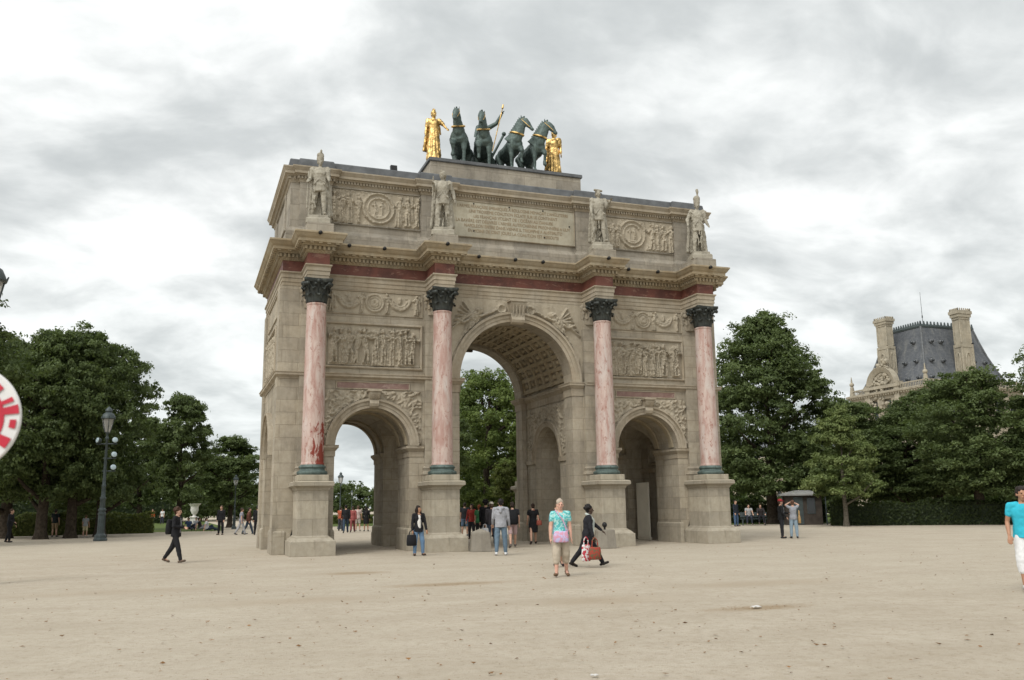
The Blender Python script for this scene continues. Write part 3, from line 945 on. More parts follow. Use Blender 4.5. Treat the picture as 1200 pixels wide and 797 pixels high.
        me = bpy.data.meshes.new(name)
        me.from_pydata([tuple(M @ Vector(p)) for p in V], [], q.tolist())
        me.polygons.foreach_set('use_smooth', [True] * len(me.polygons))
        me.update()
        if M.determinant() < 0: me.flip_normals()
        return link_mesh(name, me, parent, mat)
def T(x, y, z): return Matrix.Translation((x, y, z))
def frame(x0, x1, z0, z1, w, p, y=0.0):
    """moulded frame standing p proud of plane y"""
    m = MB()
    prof = [(0, .02), (0, -p * .6), (w * .35, -p), (w * .7, -p), (w, -p * .35), (w, .02)]
    P = [(x0, z0), (x1, z0), (x1, z1), (x0, z1)]
    sg = [(1, 1), (-1, 1), (-1, -1), (1, -1)]
    vs, fs = [], []
    for (x, z), (a, b) in zip(P, sg):
        vs += [(x + a * o, y + q, z + b * o) for o, q in prof]
    k = len(prof)
    for i in range(4):
        j = (i + 1) % 4
        for t in range(k - 1): fs.append((i * k + t, j * k + t, j * k + t + 1, i * k + t + 1))
    return m.add(vs, fs)

for sgn, sd in ((-1, 11), (1, 23)):
    cx = sgn * SX
    x0 = cx - 1.90
    # plain plaster-smooth recess behind the big relief and its frame
    frame(x0, cx + 1.90, 6.76, 8.54, .11, .09).build('panel_frame', MAT['trim'], arch)
    rl = Relief(3.50, 1.50, .024, sd)
    xs = [.22, .50, .80, 1.12, 1.42, 1.76, 2.05, 2.38, 2.68, 2.98, 3.28]
    for i, x in enumerate(xs):
        rl.figure(x + rl.rg.uniform(-.06, .06), rl.rg.uniform(.03, .08), rl.rg.uniform(1.18, 1.36), .17 + .09 * rl.rg.random())
    for i in range(7): rl.figure(rl.rg.uniform(.2, 3.3), .28, 1.1, .06)
    if sgn < 0: rl.arc(1.62, .98, .34, .1, 2.9, .06, .06)
    rl.cap(0, .02, 3.5, .02, .05, .05, .05)
    rl.build('relief_panel', T(cx - 1.75, -.004, 6.88), MAT['carved'], arch)
    # frieze with wreaths and garlands
    frame(x0, cx + 1.90, 8.84, 9.79, .05, .05).build('panel_frame', MAT['trim'], arch)
    rl = Relief(3.68, .84, .024, sd + 1)
    rl.disc(1.84, .43, .34, .05, ((.33, .05, .08), (.23, .03, .06), (.10, .08, .07)))
    for x in (.86, 2.82):
        rl.arc(x, .62, .40, math.pi * 1.05, math.pi * 1.95, .075, .08)
        rl.arc(x, .62, .30, math.pi * 1.1, math.pi * 1.9, .05, .07)
        rl.cap(x, .48, x, .62, .07, .09, .06)
    for x in (.20, 1.33, 2.35, 3.48): rl.figure(x, .03, .78, .12)
    rl.leaves(60, .03, .07)
    rl.build('relief_frieze', T(cx - 1.84, -.004, 8.895), MAT['carved'], arch)
    # plaque
    MB().box(cx - 1.36, cx + 1.36, -.03, .01, 6.02, 6.25).build('plaque', MAT['plaque'], arch)
    frame(cx - 1.42, cx + 1.42, 5.965, 6.31 - .03, .06, .05).build('plaque_frame', MAT['trim'], arch)
    # spandrels of the side arch
    rl = Relief(3.72, 2.04, .03, sd + 2)
    for q in (-1, 1):
        rl.scroll(1.86 + q * 1.42, 1.52, .30, .07, q)
        rl.scroll(1.86 + q * .82, 1.86, .20, .05, -q)
        rl.scroll(1.86 + q * 1.62, .90, .22, .06, q)
        rl.cap(1.86 + q * 1.55, .2, 1.86 + q * 1.15, 1.85, .06, .10, .06, 1)
        rl.figure(1.86 + q * 1.25, 1.05, .85, .09, True)
    rl.leaves(230, .10, .16)
    rl.build('relief_spandrel', T(cx - 1.86, -.004, 3.90), MAT['carved'], arch,
             lambda X, Z: np.hypot(X - 1.86, Z + .02) > SR + .34)
    # attic panel with a medallion among figures
    frame(cx - 1.82, cx + 1.84, 12.38, 13.90, .07, .06, YA).build('panel_frame', MAT['attic'], arch)
    rl = Relief(3.50, 1.36, .024, sd + 3)
    mx = 1.86 if sgn < 0 else 1.45
    for i in range(11):
        x = .15 + i * .32
        if abs(x - mx) > .62: rl.figure(x + rl.rg.uniform(-.05, .05), .06, rl.rg.uniform(1.02, 1.2), .13)
    rl.leaves(120, .035, .12)
    rl.disc(mx, .70, .62, .05, ((.60, .05, .10), (.42, .04, .08), (.40, .03, .06)))
    for q in (-1, 1):
        rl.figure(mx + q * .13, .42, .55, .08)
    rl.cap(mx - .2, .38, mx + .2, .38, .05, .05, .06)
    rl.build('relief_panel', T(cx - 1.74, YA - .004, 12.46), MAT['carved'], arch)

# central spandrels: winged figures leaning on the arch
rl = Relief(5.76, 3.24, .03, 77)
for q in (-1, 1):
    X0 = 2.88
    def P(x, z): return X0 + q * x, z
    c = lambda xa, za, xb, zb, ra, rb, d, f=0.0: rl.cap(*P(xa, za), *P(xb, zb), ra, rb, d * 1.6, f)
    c(1.62, 2.72, 1.55, 2.72, .14, .14, .13)                  # head
    c(1.70, 2.52, 1.95, 2.05, .20, .20, .13, .6)              # torso
    c(1.95, 2.05, 2.35, 1.35, .19, .13, .13, 1)               # thighs under drapery
    c(2.35, 1.35, 2.58, .75, .15, .10, .12, 1)
    c(1.98, 1.95, 2.15, 1.2, .16, .12, .11, 1)
    c(1.62, 2.48, 1.20, 2.62, .07, .05, .12)                  # arm towards the keystone
    c(1.20, 2.62, .86, 2.80, .055, .04, .11)
    c(1.85, 2.45, 2.25, 2.20, .08, .06, .12)
    c(2.25, 2.20, 2.55, 2.35, .06, .05, .10)
    for k in range(7): c(1.85 + .03 * k, 2.5, 2.25 + .09 * k, 3.05 - .19 * k, .05, .035, .08)   # wing feathers
    rl.arc(*P(.62, 2.86), .17, 0, 6.28, .05, .09, 12)
    c(2.70, .9, 2.72, .2, .07, .03, .06, 1)
rl.leaves(60, .02, .12)
rl.build('relief_spandrel', T(-2.88, -.004, 6.55), MAT['carved'], arch, lambda X, Z: np.hypot(X - 2.88, Z - .0 + .03) > CR + .40)
# rear face: the same compositions, plain frames only where the passage lets one see them
for sgn in (-1, 1):
    m = frame(sgn * SX - 1.9, sgn * SX + 1.9, 6.76, 8.54, .11, .09)
    mirror_y(m).build('panel_frame', MAT['trim'], arch)
# carved walls of the central passage above the cross arches
for sgn in (-1, 1):
    rl = Relief(D - 1.7, 2.25, .03, 91 + sgn)
    cxm = (D - 1.7) / 2
    for q in (-1, 1):
        rl.figure(cxm + q * 1.45, .75, 1.25, .10, True)
        rl.scroll(cxm + q * 1.75, .45, .25, .07, q)
        rl.scroll(cxm + q * .75, 1.85, .24, .06, -q)
    rl.disc(cxm, 1.95, .24, .05, ((.24, .04, .07),))
    rl.leaves(240, .06, .16)
    M = Matrix(((0, -sgn * -1 * -1, 0, 0), (1, 0, 0, 0), (0, 0, 1, 0), (0, 0, 0, 1)))
    # local x -> world y, local -y (towards viewer) -> towards the passage
    M = Matrix(((0, sgn, 0, sgn * 2.616), (1, 0, 0, .85), (0, 0, 1, 3.66), (0, 0, 0, 1)))
    rl.build('relief_wall', M, MAT['carved'], arch, lambda X, Z: np.hypot(X - cxm, Z + .04) > XR + .28)
# coffered vault of the central passage
m = MB()
VR = CR + .22
ys = np.linspace(.84, D - .84, 7)
for i in range(15):
    a = math.pi * (i + .5) / 15
    c = Vector((VR * math.cos(a), 0, CZ + VR * math.sin(a)))
    u = Vector((math.cos(a), 0, math.sin(a)))
    m.obox((c.x - u.x * .05, D / 2, c.z - u.z * .05), u * .06, Vector((0, D / 2 - .82, 0)), Vector((-u.z, 0, u.x)) * .085)
for y in ys:
    mm = ring(0, CZ, VR, [(.02, y - .07), (-.11, y - .07), (-.11, y + .07), (.02, y + .07)], 40, .06, math.pi - .06)
    m.add(mm.v, mm.f)
for i in range(1, 15):
    a = math.pi * i / 15
    for y in (ys[:-1] + ys[1:]) / 2:
        m.ball((math.cos(a) * (VR - .03), y, CZ + math.sin(a) * (VR - .03)), .15, 8, (.8, .9, .8))
m.build('vault_coffering', MAT['vault'], arch)
# side vaults: ribs and a boss
for sgn in (-1, 1):
    for y in (.45, YC - XR - .25, YC + XR + .25, D - .45):
        ring(sgn * SX, SZ, SR, [(.02, y - .14), (-.07, y - .14), (-.07, y + .14), (.02, y + .14)], 32, .05, math.pi - .05).build('vault_rib', MAT['vault'], arch)
    # end wall of the cross passage: framed medallion over a plain door leaf
    Mx = Matrix(((0, sgn, 0, sgn * 7.99), (1, 0, 0, 0), (0, 0, 1, 0), (0, 0, 0, 1)))
    frame(YC - .62, YC + .62, 3.35, 4.55, .10, .10).xform(Mx).build('niche_frame', MAT['trim'], arch)
    rl = Relief(1.0, .96, .03, 5)
    rl.disc(.5, .5, .40, .05, ((.38, .05, .10), (.24, .04, .07), (.08, .08, .09)))
    rl.leaves(20, .03, .1)
    rl.build('relief_medallion', Matrix(((0, sgn, 0, sgn * 7.985), (1, 0, 0, YC - .5), (0, 0, 1, 3.47), (0, 0, 0, 1))), MAT['carved'], arch)
    MB().sweep([(YC - XR, 0), (YC + XR, 0)], [(-.05, 3.0), (.06, 3.0), (.10, 3.12), (.10, 3.2), (-.05, 3.22)]).xform(Mx).build('niche_moulding', MAT['trim'], arch)
bd = MB().box(7.42, 7.50, YC - .16, YC + .95, .10, 2.55).box(7.44, 7.52, YC - .22, YC + 1.0, 0.0, .12)
bo = bd.build('standing_panel', plain_mat('cream_painted_board', (.62, .58, .48), .7, 0, .08, 2), None, bevel=.01)
bo['label'] = 'tall plain cream board standing inside the right-hand side arch'
bo['category'] = 'board'

# side faces of the monument
for sgn in (-1, 1):
    Mx = Matrix(((0, -sgn, 0, sgn * XW), (1, 0, 0, 0), (0, 0, 1, 0), (0, 0, 0, 1)))
    frame(YC - 1.9, YC + 1.9, 6.76, 8.54, .11, .09).xform(Mx).build('panel_frame', MAT['trim'], arch)
    rl = Relief(3.5, 1.5, .035, 41 + sgn)
    for i in range(11): rl.figure(.25 + i * .3, .04, rl.rg.uniform(1.15, 1.35), .12)
    rl.build('relief_panel', Matrix(((0, -sgn, 0, sgn * (XW + .004)), (1, 0, 0, YC - 1.75), (0, 0, 1, 6.88), (0, 0, 0, 1))), MAT['carved'], arch)
    frame(YC - 1.9, YC + 1.9, 8.84, 9.79, .05, .05).xform(Mx).build('panel_frame', MAT['trim'], arch)
    for yy in (.42, D - .42):
        MB().box(min(sgn * XW, sgn * (XW + .09)), max(sgn * XW, sgn * (XW + .09)), yy - .40, yy + .40, .0, 9.80).build('pilaster', MAT['stone'], arch)
    frame(YC - 1.8, YC + 1.8, 12.38, 13.85, .08, .07).xform(Matrix(((0, -sgn, 0, sgn * XA), (1, 0, 0, 0), (0, 0, 1, 0), (0, 0, 0, 1)))).build('panel_frame', MAT['attic'], arch)

# inscription tablet
MB().box(-2.74, 2.74, YA - .05, YA + .02, 12.38, 13.87).build('tablet', MAT['tablet'], arch)
frame(-2.76, 2.76, 12.33, 13.90, .05, .085, YA).build('tablet_frame', MAT['trim'], arch)
LINES = ["L'ARMEE FRANÇAISE EMBARQUÉE A BOULOGNE MENAÇAIT L'ANGLETERRE",
         "UNE TROISIÈME COALITION ÉCLATE SUR LE CONTINENT",
         "LES FRANÇAIS VOLENT DE L'OCÉAN AU DANUBE",
         "LA BAVIÈRE EST DÉLIVRÉE L'ARMÉE AUTRICHIENNE PRISONNIÈRE A ULM",
         "NAPOLÉON ENTRE DANS VIENNE IL TRIOMPHE A AUSTERLITZ",
         "EN MOINS DE CENT JOURS LA COALITION EST DISSOUTE"]
for i, (ln, wid) in enumerate(zip(LINES, (4.9, 3.9, 3.5, 5.0, 4.3, 4.0))):
    cu = bpy.data.curves.new('inscription', 'FONT')
    cu.body = ln
    cu.size = .20
    cu.align_x = 'CENTER'
    cu.extrude = .004
    to = bpy.data.objects.new('inscription', cu)
    C.objects.link(to)
    bpy.context.view_layer.update()
    kx = wid / to.dimensions.x
    dg = bpy.context.evaluated_depsgraph_get()
    me = bpy.data.meshes.new_from_object(to.evaluated_get(dg))
    bpy.data.objects.remove(to)
    me.transform(T(0, YA - .056, 13.60 - i * .205) @ Matrix.Rotation(math.pi / 2, 4, 'X') @ Matrix.Diagonal((kx, .95, 1, 1)))
    link_mesh('inscription', me, arch, MAT['letters'])
for x, z in ((-1.75, 13.78), (-.2, 13.78), (1.3, 13.78), (-1.75, 12.62), (1.35, 12.62), (2.5, 13.2)):
    MB().cap((x, YA - .04, z), .03, (x, YA - .07, z), .03, 8).build('iron_pin', MAT['black'], arch)

# ================================================================== figures
from mathutils import noise as mnoise
def roughen(o, amp, freq, seed=0):
    """weathering: push the surface in and out along its normals"""
    me = o.data
    off = Vector((seed * 7.3, seed * 3.1, 0))
    ns = [Vector(v.normal) for v in me.vertices]
    for v, nn in zip(me.vertices, ns):
        v.co += nn * amp * (mnoise.noise(v.co * freq + off) + .5 * mnoise.noise(v.co * freq * 2.3 + off))
    me.update()
def loft(m, pts, n=12):
    """pts: (x, y, z, rx, ry) level rings"""
    return m.rings([(Vector((x, y, z)), Vector((rx, 0, 0)), Vector((0, ry, 0))) for x, y, z, rx, ry in pts], n)

class Pose:
    """joint positions of a 1.70 m figure facing -y; left hand is at +x"""
    def __init__(s, legs=((0, 0, 3), (0, 0, 3)), arms=None, lean=0, turn=0, female=False):
        s.female = female
        s.lean, s.turn = R(lean), R(turn)
        s.leg = {}
        for sx, (sw, kn, ab) in zip((-1, 1), legs):
            hip = Vector((sx * (.090 if not female else .085), 0, .90))
            a = R(sw)
            d1 = Vector((sx * math.sin(R(ab)), -math.sin(a), -math.cos(a)))
            knee = hip + d1 * .42
            b = R(sw - kn)
            ank = knee + Vector((sx * math.sin(R(ab)) * .5, -math.sin(b), -math.cos(b))) * .41
            fa = b + math.pi / 2 if kn < 60 else b + math.pi / 2
            tp = max(-.6, min(.9, b))
            toe = ank + Vector((sx * .035, -math.cos(tp) * .15, -.045 + math.sin(tp) * .12))
            heel = ank + Vector((0, .05, -.05))
            s.leg[sx] = (hip, knee, ank, toe, heel)
        piv = Vector((0, 0, .95))
        M = Matrix.Rotation(s.lean, 4, 'X')
        s.up = lambda p: piv + (M @ (Vector(p) - piv))
        s.arm = {}
        w = .175 if female else .195
        arms = arms or ((4, 4, 12), (2, 4, 16))
        for sx, a in zip((-1, 1), arms):
            sh = s.up((sx * w, 0, 1.40))
            if len(a) == 3:
                sw, ab, el = a
                d1 = Vector((sx * math.sin(R(ab)), -math.sin(R(sw)), -math.cos(R(sw)) * math.cos(R(ab)))).normalized()
                e = sh + d1 * .285
                d2 = Vector((sx * math.sin(R(ab * .5)), -math.sin(R(sw + el)), -math.cos(R(sw + el)))).normalized()
                wr = e + d2 * .255
            else:                                        # (elbow xyz, wrist xyz)
                e, wr = s.up(a[0]), s.up(a[1])
            s.arm[sx] = (sh, e, wr)
        s.head = s.up((0, -.015, 1.585))
    def face(s, p):
        """a point given relative to the head, turned with it"""
        return s.head + (Matrix.Rotation(s.turn, 3, 'Z') @ Vector(p))

def hand(m, e, w, sx, k=1.0, grip=False):
    d = (w - e).normalized()
    side = d.cross(Vector((0, 0, 1)))
    if side.length < .3: side = Vector((0, 1, 0))
    side.normalize()
    nrm = d.cross(side).normalized()
    # the palm is flat in the plane of d and 'side'
    kn = w + d * .085 * k
    m.cap(w, .026 * k, kn, .036 * k, 8, .55, side)
    curl = .75 if grip else .28
    for i, ln in enumerate((.068, .078, .072, .056)):
        b = kn + side * ((i - 1.5) * .021 * k)
        p1 = b + (d * math.cos(curl * .6) + nrm * math.sin(curl * .6)) * ln * .55 * k
        p2 = p1 + (d * math.cos(curl * 1.8) + nrm * math.sin(curl * 1.8)) * ln * .5 * k
        m.cap(b, .0105 * k, p1, .0098 * k, 6)
        m.cap(p1, .0098 * k, p2, .0085 * k, 6)
    t0 = w + d * .03 * k - side * .026 * k
    t1 = t0 + (d * .7 - side * .6 + nrm * .3) * .042 * k
    m.cap(t0, .014 * k, t1, .011 * k, 6)
    m.cap(t1, .011 * k, t1 + (d * .9 + nrm * .35) * .032 * k, .0095 * k, 6)

def body_shape(m, P, hands=True, face=True, slim=1.0):
    f = P.female
    for sx in (-1, 1):
        hip, kn, an, toe, heel = P.leg[sx]
        m.cap(hip, .085, kn, .056, 12)
        m.cap(kn, .055, kn.lerp(an, .35) + Vector((0, .012, 0)), .056, 12)
        m.cap(kn.lerp(an, .35) + Vector((0, .012, 0)), .055, an, .037, 12)
        m.cap(an, .038, heel, .032, 8)
        m.cap(an + Vector((0, 0, -.02)), .036, toe, .030, 8, .9)
        sh, e, w = P.arm[sx]
        m.cap(P.up((sx * .10, 0, 1.405)), .060, sh, .054, 10)
        m.cap(sh, .052, e, .038, 10)
        m.cap(e, .038, e.lerp(w, .3), .040, 10)
        m.cap(e.lerp(w, .3), .040, w, .026, 10)
        if hands: hand(m, e, w, sx)
    if f: pts = [(.84, .155, .105), (.90, .172, .12), (.98, .155, .11), (1.08, .125, .092), (1.18, .14, .105), (1.28, .155, .125), (1.36, .165, .105), (1.41, .13, .08), (1.45, .06, .06)]
    else: pts = [(.84, .15, .105), (.92, .162, .12), (1.02, .15, .11), (1.12, .155, .11), (1.24, .178, .125), (1.34, .19, .115), (1.41, .14, .085), (1.45, .065, .065)]
    rs = []
    M = Matrix.Rotation(P.lean, 3, 'X')
    for z, rx, ry in pts:
        rs.append((P.up((0, 0, z)), Vector((rx, 0, 0)), M @ Vector((0, ry, 0))))
    m.rings(rs, 14)
    m.cap(P.up((0, .01, 1.42)), .058, P.head + Vector((0, .01, -.06)), .052, 10)
    h = P.head
    q = P.face
    m.ball(q((0, .01, .035)), .088, 14, (.86, 1.05, 1.0))            # skull
    m.cap(q((0, -.02, -.015)), .070, q((0, -.035, -.075)), .040, 12)       # jaw and chin
    if face:
        m.cap(q((0, -.085, .018)), .010, q((0, -.108, -.018)), .015, 6)     # nose
        m.cap(q((-.022, -.083, -.052)), .010, q((.022, -.083, -.052)), .010, 6)   # lips
        for sx in (-1, 1):
            m.cap(q((sx * .040, -.074, .034)), .012, q((sx * .018, -.083, .030)), .011, 6)   # brow
            m.ball(q((sx * .078, .012, -.005)), .024, 8, (.45, .8, 1.2))   # ear

HAIRS = {}
def hair_shape(m, P, style):
    q = P.face
    m.ball(q((0, .025, .058)), .098, 14, (.90, 1.06, .95))
    m.ball(q((0, .060, .005)), .078, 12, (1.0, .8, 1.1))
    if style in ('long',):
        m.cap(q((0, .06, .0)), .085, P.up((0, .095, 1.30)), .085, 12, .55)
        for sx in (-1, 1): m.cap(q((sx * .075, .0, .02)), .034, P.up((sx * .10, -.02, 1.33)), .036, 8)
    if style == 'bun':
        m.ball(q((0, .09, .12)), .048, 10)
    if style == 'curly':
        rg = random.Random(5)
        for _ in range(26):
            a, b = rg.uniform(0, 6.28), rg.uniform(-.2, 1.4)
            m.ball(q((.095 * math.cos(a) * math.cos(b), .03 + .10 * math.sin(a) * math.cos(b) * (1 if math.sin(a) > -.3 else .3), .05 + .09 * math.sin(b))), .042, 8)
    if style == 'hat' or style == 'cap':
        pass

SKIN = {'fair': (.50, .30, .215), 'pink': (.56, .32, .24), 'tan': (.36, .19, .115), 'dark': (.075, .045, .032)}
def person(label, loc, rz, h=1.7, P=None, skin='fair', top=(.1, .1, .1), sleeve=2, hem=.88, bottom='trousers', bcol=(.05, .06, .1),
           shoe=(.02, .02, .02), hair='short', hcol=(.03, .02, .015), group=None, near=False, vox=None, pattern=None, open_coat=None, hood=False, hat=None):
    P = P or Pose()
    k = h / 1.70
    t = thing('person', label, 'person', loc, rz, group, k)
    vox = vox or (.0085 if near else .014)
    bm_ = MB()
    body_shape(bm_, P, True, True)
    minz = min(min(p[2] for p in bm_.v), 9) - .012
    parts = [('body', bm_, plain_skin(skin), vox, 1)]
    # upper garment
    m = MB()
    ft = .022
    f = P.female
    M = Matrix.Rotation(P.lean, 3, 'X')
    if f: pts = [(hem, .186, .144), (.95, .184, .142), (1.08, .145, .115), (1.18, .155, .125), (1.28, .168, .145), (1.36, .172, .118), (1.415, .115, .085), (1.43, .07, .07)]
    else: pts = [(hem, .192, .150), (.98, .186, .143), (1.12, .175, .13), (1.24, .195, .145), (1.34, .205, .132), (1.415, .135, .10), (1.44, .075, .075)]
    if bottom == 'dress': pts = [(.50, .19, .16), (.70, .20, .155)] + pts[1:]
    m.rings([(P.up((0, 0, z)) if z > .8 else Vector((0, 0, z)), Vector((rx, 0, 0)), M @ Vector((0, ry, 0))) for z, rx, ry in pts], 14)
    for sx in (-1, 1):
        sh, e, w = P.arm[sx]
        if sleeve >= 0: m.cap(P.up((sx * .09, 0, 1.395)), .076, sh + Vector((-sx * .010, 0, -.003)), .068, 10)
        if sleeve == 1: m.cap(sh, .066, sh.lerp(e, .52), .061, 10)
        if sleeve == 2:
            m.cap(sh, .067, e, .055, 10)
            m.cap(e, .054, e.lerp(w, .93), .042, 10)
    if hood: m.cap(P.up((-.07, .10, 1.43)), .06, P.up((.07, .10, 1.43)), .06, 10); m.cap(P.up((0, .13, 1.40)), .06, P.up((0, .15, 1.32)), .05, 10)
    parts.append(('shirt' if sleeve < 2 else 'jacket', m, cloth(top, pattern=pattern), max(vox, .013), 1))
    if open_coat:                                      # the shirt that shows between the fronts of an open jacket
        m = MB()
        m.rings([(P.up((0, -.03, z)), Vector((rx, 0, 0)), M @ Vector((0, ry, 0))) for z, rx, ry in ((.93, .09, .125), (1.08, .085, .115), (1.2, .085, .13), (1.32, .07, .125), (1.40, .05, .085))], 12)
        parts.append(('shirt', m, cloth(open_coat), max(vox, .013), 1))
    # lower garment
    m = MB()
    if bottom in ('trousers', 'capri', 'shorts'):
        loft(m, [(0, 0, .84, .165, .122), (0, 0, .93, .172, .130), (0, 0, .99, .155, .118)], 14)
        for sx in (-1, 1):
            hip, kn, an, toe, heel = P.leg[sx]
            wide = .012 if bottom == 'trousers' else .030
            if bottom == 'shorts':
                m.cap(hip, .100, hip.lerp(kn, .85), .088, 12)
            else:
                m.cap(hip, .098, kn, .070 + wide, 12)
                end = kn.lerp(an, .95 if bottom == 'trousers' else .38)
                m.cap(kn, .070 + wide, end, .058 if bottom == 'trousers' else .085, 12)
        parts.append((bottom if bottom != 'capri' else 'trousers', m, cloth(bcol), max(vox, .013), 1))
    elif bottom == 'skirt':
        loft(m, [(0, 0, .52, .19, .165), (0, 0, .75, .19, .15), (0, 0, .92, .172, .13), (0, 0, .99, .15, .115)], 14)
        parts.append(('skirt', m, cloth(bcol), max(vox, .013), 1))
    # hair
    m = MB()
    hair_shape(m, P, hair)
    parts.append(('hair', m, cloth(hcol, .6), max(vox, .012), 1))
    if hat:
        m = MB()
        q = P.face
        m.ball(q((0, .015, .085)), .106, 14, (.92, 1.08, .8))
        m.cap(q((0, -.09, .075)), .065, q((0, -.14, .065)), .05, 10, .25, (1, 0, 0))
        parts.append(('cap', m, cloth(hat), max(vox, .012), 1))
    for sx in (-1, 1):
        hip, kn, an, toe, heel = P.leg[sx]
        m = MB()
        m.cap(heel, .042, toe, .043, 10, .85)
        m.cap(an + Vector((0, .01, -.02)), .048, heel.lerp(toe, .4), .046, 10)
        parts.append(('shoe', m, cloth(shoe, .5), max(vox, .012), 1))
    for nm, mb, mat, vx, sm in parts:
        mb.v = [(x, y, z - minz) for x, y, z in mb.v]
        o = mb.solid(nm, mat, t, vx, sm)
        if nm in ('shirt', 'jacket', 'trousers', 'shorts', 'skirt', 'hair'):
            roughen(o, .009 if nm != 'hair' else .016, 9.0 if nm != 'hair' else 16.0, len(bpy.data.objects) % 17)
    if near:
        q = P.face
        for sx in (-1, 1):
            m = MB().ball(q((sx * .030, -.079, .014)), .0095, 8)
            m.v = [(x, y, z - minz) for x, y, z in m.v]
            m.build('eye', cloth((.02, .015, .012), .3), t, smooth=True)
        m = MB().cap(q((-.021, -.092, -.052)), .005, q((.021, -.092, -.052)), .005, 6)
        m.v = [(x, y, z - minz) for x, y, z in m.v]
        m.build('mouth', cloth((.30, .10, .085), .6), t, smooth=True)
    t['_minz'] = minz
    # helper to find a joint in world space
    MW = Matrix.Translation(loc) @ Matrix.Rotation(rz, 4, 'Z') @ Matrix.Scale(k, 4)
    t_at = lambda p: MW @ (Vector(p) - Vector((0, 0, minz)))
    del t['_minz']
    return t, P, t_at
SKM = {}
def plain_skin(s):
    if s not in SKM: SKM[s] = plain_mat('skin', SKIN[s], .55, 0, .12, 20, .35, .05)
    return SKM[s]

# ---- stone soldiers above the columns
def soldier(loc, rz, seed, hat, label):
    rg = random.Random(seed)
    t = thing('soldier_statue', label, 'statue', loc, rz, 'stone soldiers above the columns')
    arms = [((-10, 14, 70), (18, 10, 40)), ((15, 12, 95), (-12, 22, 30)), ((5, 10, 30), (20, 12, 100)), ((-15, 25, 60), (10, 10, 25))][seed % 4]
    P = Pose(((3, 4, 6), (-4, 6, 8)) if seed % 2 else ((-6, 8, 7), (6, 3, 5)), arms, 0, (20, -25, 15, -10)[seed % 4])
    m = MB()
    body_shape(m, P, True, True)
    # tunic, breeches, boots
    loft(m, [(0, 0, .72, .20, .16), (0, 0, .90, .19, .15), (0, 0, 1.05, .165, .13), (0, 0, 1.25, .205, .155), (0, 0, 1.36, .20, .13), (0, 0, 1.44, .09, .085)], 14)
    for sx in (-1, 1):
        hip, kn, an, toe, heel = P.leg[sx]
        sh, e, w = P.arm[sx]
        m.cap(hip, .105, kn, .075, 10); m.cap(kn, .082, kn + Vector((0, 0, -.05)), .085, 10); m.cap(kn, .075, an, .055, 10); m.cap(heel, .048, toe, .046, 8)
        m.cap(sh, .075, e, .06, 10); m.cap(e, .058, w, .046, 10)
        m.cap(sh + Vector((0, 0, .01)), .072, sh + Vector((sx * .03, 0, -.02)), .07, 8)
    # cloak falling behind to the plinth, and a tree stump or weapon as a support
    for i in range(7):
        x = -.24 + i * .08
        m.cap((x * .75, .12, 1.36), .05, (x * 1.25 + rg.uniform(-.03, .03), .20 + .03 * math.sin(i * 2), .10), .065 + .01 * (i % 2), 8)
    m.cap((.24, .10, .05), .085, (.22, .10, .75), .06, 8)
    q = P.face
    if hat == 'busby':
        m.cap(q((0, .0, .08)), .105, q((0, .01, .26)), .115, 12)
        m.cap(q((.03, .0, .36)), .035, q((.03, .0, .56)), .045, 8)
    elif hat == 'shako':
        m.cap(q((0, .0, .08)), .098, q((0, .01, .20)), .11, 12); m.cap(q((0, -.05, .28)), .03, q((0, -.05, .36)), .03, 8)
    elif hat == 'helmet':
        m.ball(q((0, .01, .07)), .112, 12); m.cap(q((0, -.08, .16)), .035, q((0, .12, .12)), .045, 8); m.cap(q((0, .12, .1)), .05, q((0, .16, -.1)), .035, 8)
    else:
        hair_shape(m, P, 'short'); m.cap(q((-.11, 0, .13)), .045, q((.11, 0, .13)), .045, 8)
    m.cap(P.arm[-1][2] + Vector((0, -.03, .25)), .020, P.arm[-1][2] + Vector((-.03, -.05, -.82)), .024, 8)    # weapon
    minz = .0
    sc = 1.33
    m.v = [(x * sc, y * sc, z * sc) for x, y, z in m.v]
    for i in range(34):                                  # folds, straps, cuffs and lapels
        a, z = rg.uniform(0, 6.28), rg.uniform(.25, 1.8)
        rr = .25 if z < 1.1 else .27
        p = Vector((rr * .85 * math.cos(a), rr * .62 * math.sin(a), z))
        m.cap(p, .022, p + Vector((rg.uniform(-.06, .06), rg.uniform(-.02, .02), -rg.uniform(.15, .4))), .034, 6)
    for sx in (-1, 1):
        m.cap((sx * .26, -.10, 1.80), .03, (-sx * .20, -.20, 1.20), .03, 6)
    o = m.solid('figure', MAT['statue'], t, .02, 1)
    roughen(o, .022, 7.0, seed)
    lo = min(v.co.z for v in o.data.vertices)
    o.location = (0, 0, .34 - lo - .02)
    MB().square([(.44, 0), (.44, .18), (.41, .22), (.36, .24), (.36, .34)]).build('statue_base', MAT['statue'], t, bevel=.012)
    return t
# stone blocks carrying the soldiers: part of the arch
for c in COLS:
    MB().box(c - .485, c + .485, -1.56, .2, 11.40, 11.86).build('statue_block', MAT['attic'], arch, bevel=.015)
for c, sd, ht, lb in ((COLS[0], 0, 'shako', 'stone soldier statue above the red-stained leftmost pink column'),
                     (COLS[1], 1, 'helmet', 'stone soldier statue between the left medallion panel and the inscription'),
                     (COLS[2], 2, 'bare', 'stone statue of a bareheaded man between the inscription and right medallion panel'),
                     (COLS[3], 3, 'busby', 'stone soldier statue in a tall plumed hat at the right corner')):
    soldier((c, -1.03, 11.862), R((-12, -14, -10, -14)[sd]), sd, ht, lb)

